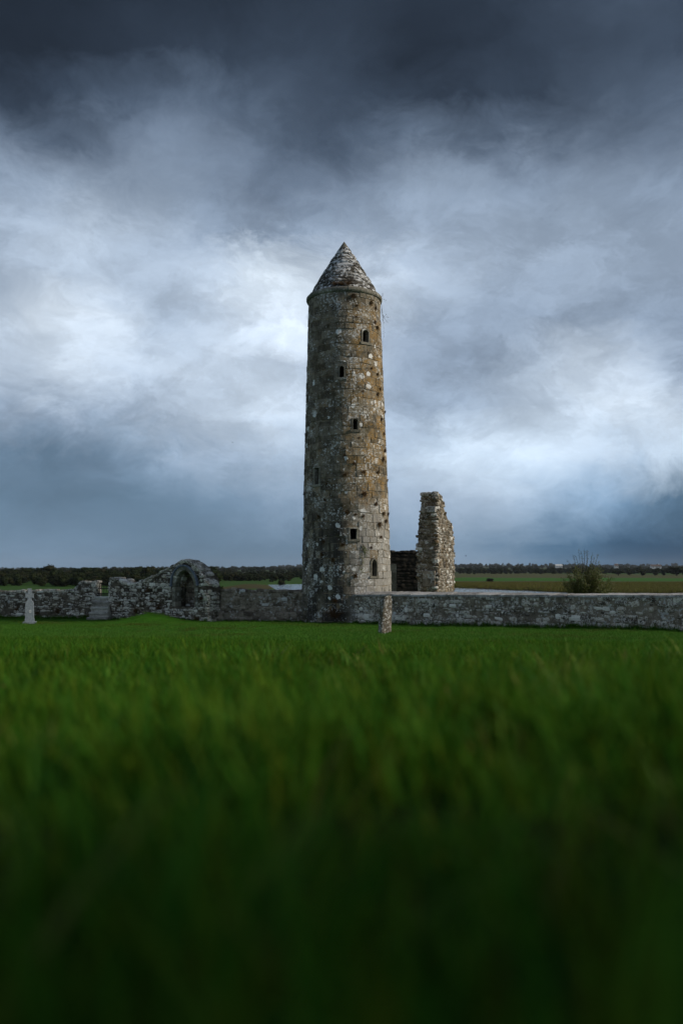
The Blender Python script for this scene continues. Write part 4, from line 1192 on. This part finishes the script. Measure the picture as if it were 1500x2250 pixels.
for i, (px, py, sc0) in enumerate(tuft_px):
    a, z = t_find(px, py)
    n_ = Vector((math.sin(a), -math.cos(a), -0.25)).normalized()
    p = tp(a, z, -0.015)
    if py < 640:
        v_ = 0.06; p = cone(a, v_, 0.0); n_ = Vector((math.sin(a), -math.cos(a), 0.8)).normalized()
    o = bpy.data.objects.new('plant_tuft', TUFT[i % 4]); link(o)
    o.location = p; q = n_.to_track_quat('Z', 'Y'); o.rotation_euler = (q @ Matrix.Rotation(i * 1.3, 3, 'Z').to_quaternion()).to_euler()
    o.scale = (sc0 * 0.95,) * 3
    if py < 640: where = 'on the eaves of the conical cap'
    else:
        side = 'left' if px < 720 else ('right' if px > 815 else 'front')
        lev = ('just under the cornice' if py < 700 else 'near the top window' if py < 780 else 'at the second window' if py < 880 else 'at the third window' if py < 980
               else 'at the leftmost window' if py < 1090 else 'above the square window' if py < 1160 else 'below the square window' if py < 1240 else 'near the foot')
        where = 'on the tower %s, %s' % (side, lev)
    tag(o, 'dry brown plant tuft ' + where, 'plant', 'plant tufts on the tower')
_by = {}
for o in [q for q in COL.objects if q.name.startswith('plant_tuft')]: _by.setdefault(o['label'], []).append(o)
ORD = ['the uppermost', 'the second down', 'the third down', 'the fourth down', 'the fifth down']
for lab, os_ in _by.items():
    if len(os_) > 1:
        os_.sort(key=lambda q: -q.location.z)
        for k, o in enumerate(os_): o['label'] = lab + ', ' + (ORD[k] if k < len(os_) - 1 else 'the lowest')
V_, F_ = blades(160, 0.34, 0.022, 0.17, 0.6, 450, 0.8)
me = bpy.data.meshes.new('dark_plant'); me.from_pydata([tuple(map(float, v)) for v in V_], [], F_); me.materials.append(M['brown_tuft'])
a, z = t_find(735, 1351); p = tp(a, z, 0.0)
o = link(bpy.data.objects.new('dark_plant', me)); o.location = p; o.rotation_euler = (R(55), 0, 0)
tag(o, 'bushy dark plant growing from the foot of the tower beside the wall', 'plant')

# wall-foot and joint plants on the low walls
tp_spots = []
for (w, px, py, sc0) in ((aw, 262, 1330, .9), (aw, 300, 1343, 1.2), (aw, 327, 1298, 1.0), (aw, 350, 1335, 1.0), (aw, 335, 1320, .9), (aw, 443, 1316, 1.0), (aw, 434, 1362, 1.1)):
    s_ = w.s_px(px); z_ = w.z_px(px, py); tp_spots.append((Vector(w.P(s_, z_, 0.01)), w.n, sc0))
lw1 = Wall((X(-140, 40.6), 40.6), (X(210, 39.6), 39.6))
for (px, py, sc0) in ((38, 1338, .8), (82, 1347, 1.0), (128, 1343, 1.2), (155, 1350, .9), (190, 1355, 1.0)):
    s_ = lw1.s_px(px); tp_spots.append((Vector(lw1.P(s_, lw1.z_px(px, py), 0.01)), lw1.n, sc0))
PLACE = [', near the gate', ', above the grass mound', ', high in its middle', ', low left of the recess', ', left of the recess', ', right of the recess', ', at its right foot',
         ', left of the stone', ', right beside the stone', ', midway to the steps', ', nearer the steps', ', at the steps']
for i, (p, n_, sc0) in enumerate(tp_spots):
    o = link(bpy.data.objects.new('plant_tuft', TUFT[i % 4])); o.location = p
    q = (n_ + Vector((0, 0, 0.4))).normalized().to_track_quat('Z', 'Y'); o.rotation_euler = q.to_euler(); o.scale = (sc0 * 1.1,) * 3
    where = 'in the arched ruined wall' if i < 7 else 'in the wall behind the gravestone'
    tag(o, 'small dry brown plant tuft rooted ' + where + PLACE[i], 'plant', 'plant tufts in the low walls')


def plant(name, stems, leaves_per, leaf, mats, label, cat, loc, seed):
    """stems: polylines (world points) with radii; small leaf quads along them"""
    r = random.Random(seed); root = empty(name, loc, label, cat)
    mb = MB(); lb = MB()
    for pts_, r0 in stems:
        n = len(pts_); mb.tube(pts_, [r0 * (1 - 0.8 * i / (n - 1)) for i in range(n)], 3)
        for k in range(leaves_per):
            q = r.uniform(0.35, 1.0) * (n - 1); i = min(int(q), n - 2); p = Vector(pts_[i]).lerp(Vector(pts_[i + 1]), q - i)
            d1 = Vector((r.gauss(0, 1), r.gauss(0, 1), r.gauss(0, 1))).normalized(); d2 = d1.orthogonal().normalized()
            l = leaf * r.uniform(0.6, 1.3); p = p + Vector((r.gauss(0, 1), r.gauss(0, 1), r.gauss(0, 1))) * leaf * 0.8
            lb.add([p, p + d1 * l * .5 + d2 * l * .3, p + d1 * l, p + d1 * l * .5 - d2 * l * .3], [(0, 1, 2, 3)])
    mb.build('stems', mats[0], root); lb.build('leaves', mats[1], root)
    return root


# trailing plant at the top right of the tower
r = random.Random(31); stems = []
p0 = tp(*t_find(834, 652), 0.05)
for k, pxs in enumerate(([(836, 655), (841, 648), (840, 642)], [(836, 655), (843, 657), (846, 661)], [(836, 655), (838, 672), (840, 690), (843, 700), (848, 695), (856, 698)], [(838, 678), (841, 700), (842, 709), (850, 706)], [(841, 698), (848, 690), (853, 697)], [(842, 702), (842, 712), (843, 730), (842, 742), (841, 764)], [(840, 690), (846, 702), (852, 709)])):
    stems.append(([at(px, py, 36.6 + 0.02 * k) for px, py in pxs], 0.009 if k != 5 else 0.005))
plant('trailing_plant', stems, 14, 0.035, (M['twig'], M['twig']), 'bare trailing plant hanging from the cornice on the right side of the tower', 'plant', p0, 32)
# green creeper low on the tower
stems = []
for pxs in ([(797, 1196), (794, 1215), (795, 1235), (794, 1262)], [(797, 1196), (802, 1208), (806, 1222)], [(792, 1200), (797, 1206), (801, 1216)]):
    stems.append(([tp(*t_find(px, py), 0.035) for px, py in pxs], 0.012))
plant('green_creeper', stems, 45, 0.06, (M['twig'], M['green_vine']), 'thin green creeper hanging on the tower below the square window', 'plant', tp(*t_find(797, 1196), 0.03), 35)

# leafy bush behind the right wall
bd = 33.0; bx, bz = X(1292, bd), h1(X(1292, bd), bd); r = random.Random(3)
stems = []
def arch_stem(az_, out, hgt, n=7, r0=0.014, b0=None):
    b = Vector(b0) if b0 else Vector((bx + r.uniform(-.3, .3), bd + r.uniform(-.25, .25), bz)); pts_ = []
    for i in range(n):
        q = i / (n - 1)
        pts_.append(b + Vector((math.cos(az_) * out * q ** 1.2, math.sin(az_) * out * q ** 1.2 * .8, hgt * (q - 0.12 * q * q) / 0.88)) + Vector((r.gauss(0, .02), r.gauss(0, .02), r.gauss(0, .02))))
    return pts_, r0
for k in range(150):
    az_ = r.uniform(0, 6.28); out = r.uniform(0.15, 1.05)
    hmax = (Z(1236, bd) - bz) * (1 - 0.36 * (out / 1.05) ** 2)
    stems.append(arch_stem(az_, out, hmax * r.uniform(0.72, 1.0), r0=0.01))
root = plant('leafy_bush', stems, 125, 0.06, (M['twig'], M['bush_leaf']), 'loose leafy bush with thin upright sprays rising behind the right wall', 'bush', (bx, bd, bz), 4)
r = random.Random(8); sprays = []
for px, py, b in ((1288, 1209, 1284), (1276, 1212, 1278), (1298, 1222, 1290), (1283, 1205, 1278), (1270, 1208, 1272), (1257, 1218, 1266), (1300, 1216, 1290), (1313, 1217, 1296), (1244, 1230, 1262), (1264, 1222, 1270), (1290, 1213, 1284), (1316, 1234, 1302), (1305, 1224, 1290), (1335, 1268, 1305)):
    a_, b_ = at(b, 1262, bd), at(px, py, bd)
    sprays.append(([a_.lerp(b_, q) + Vector((math.sin(q * 3.1) * 0.05, r.uniform(-.02, .02), 0)) for q in (0, .25, .5, .75, 1)], 0.009))
mb = MB(); lb = MB()
for pts_, r0 in sprays:
    mb.tube(pts_, [r0, r0 * .85, r0 * .7, r0 * .5, r0 * .3], 3)
    for k in range(46):
        q = r.uniform(0.0, 1) * 4; i = min(int(q), 3); p = pts_[i].lerp(pts_[i + 1], q - i) + Vector((r.gauss(0, .018), r.gauss(0, .018), r.gauss(0, .018)))
        d1 = Vector((r.gauss(0, 1), r.gauss(0, 1), r.gauss(0, 1))).normalized(); d2 = d1.orthogonal().normalized(); l = 0.045
        lb.add([p, p + d1 * l * .5 + d2 * l * .3, p + d1 * l, p + d1 * l * .5 - d2 * l * .3], [(0, 1, 2, 3)])
sp_ = mb.build('sprays', M['twig'], root); lb.build('spray_leaves', M['bush_leaf'], sp_)


# ------------------------------------------------------------------ trees, hedges and far woods
def crown_arrays(seed, nleaf=900, leaf=0.085):
    """a unit crown (width about 1, height about 1, base at 0): leaf clumps spread over uneven lobes"""
    r = np.random.default_rng(seed); lob = []
    for k in range(9):
        a = r.uniform(0, 6.28); q = r.uniform(0.0, 0.27)
        lob.append((q * np.cos(a), q * np.sin(a), r.uniform(0.22, 0.78), r.uniform(0.16, 0.27), r.uniform(0.14, 0.24)))
    V_, F_ = [], []
    for i in range(nleaf):
        lx, ly, lz, lr, lh = lob[r.integers(len(lob))]
        d = r.normal(size=3); d /= np.linalg.norm(d); q = r.uniform(0.55, 1.08)
        p = np.array([lx + d[0] * lr * q, ly + d[1] * lr * q, max(0.02, lz + d[2] * lh * q)])
        n1 = r.normal(size=3); n1 /= np.linalg.norm(n1); n2 = np.cross(n1, r.normal(size=3)); n2 /= np.linalg.norm(n2)
        l = leaf * r.uniform(0.5, 1.2); o = len(V_)
        V_ += [p - n1 * l * .5, p + n2 * l * .4, p + n1 * l * .5, p - n2 * l * .4]; F_.append((o, o + 1, o + 2, o + 3))
    for lx, ly, lz, lr, lh in lob:                       # inner mass of the lobes
        o = len(V_); nu, nv = 7, 4
        for j in range(nv + 1):
            th = np.pi * j / nv
            for i in range(nu):
                ph = 2 * np.pi * i / nu; k = 0.72 + 0.2 * r.uniform()
                V_.append(np.array([lx + lr * k * np.sin(th) * np.cos(ph), ly + lr * k * np.sin(th) * np.sin(ph), max(0.0, lz + lh * k * np.cos(th))]))
        for j in range(nv):
            for i in range(nu): F_.append((o + j * nu + i, o + j * nu + (i + 1) % nu, o + (j + 1) * nu + (i + 1) % nu, o + (j + 1) * nu + i))
    return np.array(V_), np.array(F_)


CR = [crown_arrays(500 + k) for k in range(6)]
wc = bpy.data.collections.new('woodland_crowns')
crown_me = []
for k, (V_, F_) in enumerate(CR):
    o = src('crown', V_, [tuple(int(i) for i in f) for f in F_], M['wood_leaf'], wc); crown_me.append(o.data)


def wood(name, rows, label):
    """rows: (px0, px1, d0, d1, count, height lo, hi)"""
    P_, S_ = [], []
    for px0, px1, d0, d1, n, h0, h1_ in rows:
        d = rng.uniform(d0, d1, n); px = rng.uniform(px0, px1, n); hh = rng.uniform(h0, h1_, n)
        xx = (px - 750) / F * d
        P_.append(np.stack([xx, d, H(xx, d) - 0.1 * hh], 1)); ww = hh * rng.uniform(0.95, 1.7, n)
        S_.append(np.stack([ww, ww, hh * 1.1], 1))
    P_ = np.concatenate(P_); S_ = np.concatenate(S_); n = len(P_)
    rot = np.stack([np.zeros(n), np.zeros(n), rng.uniform(0, 6.28, n)], 1)
    return scatter(name, P_, rot, S_, rng.integers(0, 6, n), wc, label, 'woodland')


wood('woodland', [(-250, 345, 236, 250, 60, 2.6, 4.0), (-250, 360, 250, 300, 110, 3.4, 5.0), (-250, 470, 300, 420, 130, 4.4, 6.2), (-250, 470, 300, 420, 26, 6.2, 7.4)], 'dark wood of scrubby trees across the meadow at the far left')
wood('hedgerow', [(430, 640, 358, 372, 42, 2.4, 3.6), (440, 700, 380, 470, 60, 2.2, 3.2), (420, 760, 480, 700, 130, 3.0, 4.6)], 'belt of dark scrub beyond the river meadow, left of the tower')
wood('far_hedgerow', [(880, 1350, 1000, 1150, 70, 4.5, 8.0), (880, 1350, 900, 960, 14, 4, 6), (1340, 1700, 1050, 1250, 60, 5, 9), (1500, 1700, 690, 760, 16, 5, 8)], 'line of dark trees across the fields behind the right wall')
wood('distant_woods', [(-300, 1800, 950, 1200, 260, 5, 9), (-300, 1800, 1300, 1700, 330, 6, 10), (-300, 1800, 1800, 2400, 420, 7, 12), (-300, 1800, 2500, 3500, 600, 8, 14), (-300, 1800, 3500, 5000, 700, 10, 16)], 'bluish far woods along the horizon')


def tree(name, px, top, base, wpx, d, label, cat='tree', ci=0, group=None):
    x0 = X(px, d); zb = Z(base, d) if base else h1(x0, d); zt = Z(top, d); hh = zt - zb; ww = wpx / F * d
    zg = h1(x0, d)
    root = empty(name, (x0, d, zg), label, cat, group)
    tr = bpy.data.objects.new('trunk', None)
    mb = MB(); mb.tube([(x0, d, zg - 0.1), (x0 + 0.01 * ww, d, zb + hh * 0.25), (x0 - 0.02 * ww, d, zb + hh * 0.6)], [ww * .05, ww * .04, ww * .02], 6)
    for a in range(4): mb.tube([(x0, d, zb + hh * .2), (x0 + ww * .25 * math.cos(a * 1.6), d + ww * .25 * math.sin(a * 1.6), zb + hh * .55)], [ww * .025, ww * .01], 4)
    mb.build('trunk', M['twig'], root, origin=(x0, d, zg))
    c = link(bpy.data.objects.new('crown', crown_me[ci % 6]), root); c.location = Vector((x0, d, zb)) - root.location
    c.scale = (ww / 0.86, ww / 0.86, hh / 0.95)
    if cat == 'bush': c.scale.z *= 1.3; c.location.z -= 0.3 * hh; c.rotation_euler.z = ci * 1.1
    return root


def tree_at(px, base, top, wpx, label, cat='tree', ci=0, d=None):
    d = d or (CZ + 2.6) * F / (base - HY)
    return tree('round_bush' if cat == 'bush' else 'field_tree', px, top, None, wpx, d, label, cat, ci)


# a bush added out of view right of the camera, to shade the nearest grass
bz0 = h1(2.75, -0.8)
bb = empty('shade_bush', (2.75, -0.8, bz0), 'added bush out of view right beside the camera, shading the nearest grass', 'bush')
mb = MB()
for k in range(7): mb.tube([(2.75, -0.8, bz0 - 0.05), (2.75 + 0.5 * math.cos(k), -0.8 + 0.5 * math.sin(k), bz0 + 0.7), (2.75 + 0.9 * math.cos(k + .3), -0.8 + 0.9 * math.sin(k + .3), bz0 + 1.3)], [0.045, 0.03, 0.01], 5)
mb.build('stems', M['twig'], bb)
Vb, Fb = crown_arrays(555, 7000, 0.05); Vb, Fb = Vb[:4 * 7000], Fb[:7000]
ob = big_mesh('crown', Vb, Fb, M['bush_leaf'], bb); ob.scale = (3.3, 3.3, 2.1); ob.location = (0, 0, -0.1)
tree_at(476, None, 1276, 46, 'rounded dark bush just behind the wall, right of the arched recess', 'bush', 0, d=70)
tree_at(552, 1259, 1246, 15, 'small rounded tree on the skyline left of the tower, the left of two', 'tree', 1)
tree_at(572, 1259.5, 1244, 21, 'broad tree on the skyline left of the tower, the right of two', 'tree', 2)
tree_at(596, 1278.5, 1271, 14, 'low bush on the far meadow bank left of the river', 'bush', 3)
tree_at(619, 1282, 1274, 20, 'low spreading bush on the river bank just left of the tower', 'bush', 4)
tree_at(1077, 1278, 1270.5, 26, 'low dark bush in the green strip right of the ruined fragment', 'bush', 5)
tree_at(1086, 1261, 1250, 20, 'dark bush in the far hedge right of the ruined fragment', 'bush', 1)
tree_at(1358, 1265, 1251, 30, 'wide dark field tree right behind the leafy bush, first of the row', 'tree', 0)
tree_at(1383, 1265, 1254, 16, 'small dark field tree touching the wide one beside it', 'tree', 3)
tree_at(1411, 1265, 1250.5, 19, 'lone round field tree standing clear in the middle of the row at right', 'tree', 2)
tree_at(1438, 1265, 1247, 22, 'tall dark field tree below the white house', 'tree', 4)
tree_at(1456, 1265, 1252, 12, 'slim field tree just right of the tall dark one', 'tree', 5)
tree_at(1486, 1265, 1243, 46, 'broad dark field tree at the right edge of the picture', 'tree', 1)
tree_at(286, 1275, 1246, 34, 'tallest tree of the dark wood, left of the arched recess', 'tree', 2)

# reed bed on the far bank
rc = bpy.data.collections.new('reed_tufts')
for k in range(3):
    V_, F_ = blades(26, 0.6, 0.07, 0.7, 0.25, 600 + k, 0.25, 2); src('reed_tuft', V_, F_, M['reed'], rc)
n = 26000
xr = rng.uniform(20, 190, n); yr = rng.uniform(175, 300, n); sd_ = sd_poly(xr, yr, RIVER)
k = (sd_ > 1.0) & ~((yr < 205) & (xr < 45)); xr, yr = xr[k], yr[k]
s = rng.uniform(0.7, 1.4, len(xr))
scatter('reed_bed', np.stack([xr, yr, H(xr, yr)], 1), np.stack([np.zeros(len(xr)), np.zeros(len(xr)), rng.uniform(0, 6.28, len(xr))], 1), np.stack([s * 1.4, s * 1.4, s], 1), rng.integers(0, 3, len(xr)), rc, 'olive and rust coloured reeds along the far river bank', 'reeds')


# far houses
def house(px, py, d, L, label, roofc, rotz=0.0):
    x0 = X(px, d); zb = Z(py, d); h, w = 3.2, 6.0
    root = empty('far_house', (x0, d, zb), label, 'house')
    mb = MB(); mb.box((x0, d, zb + h / 2 - 1), (L / 2, 0, 0), (0, w / 2, 0), (0, 0, h / 2 + 1))
    mb.add([(x0 - L / 2, d - w / 2, zb + h), (x0 - L / 2, d + w / 2, zb + h), (x0 - L / 2, d, zb + h + 2.6), (x0 + L / 2, d - w / 2, zb + h), (x0 + L / 2, d + w / 2, zb + h), (x0 + L / 2, d, zb + h + 2.6)], [(0, 1, 2), (3, 5, 4), (0, 2, 5, 3), (1, 4, 5, 2)])
    mb.build('wall', M['wall_white'], root)
    mb = MB(); e = 0.3
    for sg in (-1, 1):
        mb.add([(x0 - L / 2 - e, d + sg * (w / 2 + e), zb + h - .1), (x0 + L / 2 + e, d + sg * (w / 2 + e), zb + h - .1), (x0 + L / 2 + e, d, zb + h + 2.8), (x0 - L / 2 - e, d, zb + h + 2.8),
                (x0 - L / 2 - e, d + sg * (w / 2 + e), zb + h + .1), (x0 + L / 2 + e, d + sg * (w / 2 + e), zb + h + .1), (x0 + L / 2 + e, d, zb + h + 3.0), (x0 - L / 2 - e, d, zb + h + 3.0)],
               [(0, 1, 2, 3), (4, 7, 6, 5), (0, 4, 5, 1), (1, 5, 6, 2), (2, 6, 7, 3), (3, 7, 4, 0)])
    rf = mb.build('roof', roofc, root)
    mb = MB(); mb.box((x0 + L * .3, d, zb + h + 3.4), (.4, 0, 0), (0, .4, 0), (0, 0, .8)); mb.build('chimney', M['wall_white'], rf)
    for k in range(max(2, int(L / 4))):
        mb = MB(); mb.box((x0 - L / 2 + (k + .5) * L / max(2, int(L / 4)), d - w / 2 - .02, zb + 1.9), (.5, 0, 0), (0, .05, 0), (0, 0, .6)); mb.build('window', M['glass'], root)


house(1440, 1249.5, 1240, 15, 'long white far house with a brown roof among trees at right', M['roof_slate'])
house(1353, 1248, 1240, 5, 'tiny white far cottage above the field trees, right of the leafy bush', M['roof_slate'])
house(1227, 1246.5, 1750, 14, 'pale far farmhouse on the wooded rise left of the leafy bush', M['wall_white'])


# birds
def bird(px, py, d, span, rz_, flap, label):
    p = at(px, py, d); root = empty('bird', p, label, 'bird', 'birds in flight')
    rt = Matrix.Rotation(rz_, 3, 'Z'); mb = MB()
    pts_ = [p + rt @ Vector((0, y_ * span, 0.0)) for y_ in (-.22, -.12, 0, .14, .24)]
    mb.tube(pts_, [span * .012, span * .05, span * .06, span * .04, span * .012], 8); mb.build('body', M['feather'], root)
    for sg in (-1, 1):
        mb = MB()
        a = [Vector((0, -.09, .02)), Vector((0, .07, .02)), Vector((sg * .26, -.12, .02 + flap * .6)), Vector((sg * .26, .04, .02 + flap * .6)), Vector((sg * .5, .05, .02 + flap)), Vector((sg * .5, .08, .02 + flap))]
        v_ = [p + rt @ (q * span) for q in a]; v2 = [q + Vector((0, 0, -.012 * span)) for q in v_]
        mb.add(v_ + v2, [(0, 1, 3, 2), (2, 3, 5, 4), (6, 8, 9, 7), (8, 10, 11, 9), (0, 2, 8, 6), (2, 4, 10, 8), (1, 7, 9, 3), (3, 9, 11, 5), (4, 5, 11, 10)])
        mb.build('wing', M['feather'], root)


bird(511, 972, 80, 0.30, 0.9, 0.15, 'dark bird high in the sky left of the tower')
bird(1023, 1222, 80, 0.30, 1.2, 0.32, 'dark bird low in the sky right of the ruined fragment')
bird(1105, 1213, 150, 0.28, 0.4, 0.1, 'faint tiny bird further right, over the far trees')

# ------------------------------------------------------------------ thin air: one closed box round everything
hz = bpy.data.materials.new('thin_haze'); hz.use_nodes = True; ht = hz.node_tree; ht.nodes.clear()
pv = ht.nodes.new('ShaderNodeVolumePrincipled'); pv.inputs['Density'].default_value = 0.00004; pv.inputs['Color'].default_value = (0.78, 0.87, 1.0, 1)
ho = ht.nodes.new('ShaderNodeOutputMaterial'); ht.links.new(pv.outputs[0], ho.inputs['Volume'])
mb = MB(); mb.box((0, 3400, 35), (6500, 0, 0), (0, 3600, 0), (0, 0, 45))
tag(mb.build('haze', hz), 'thin bluish air over the meadows and far woods', 'haze', kind='stuff')
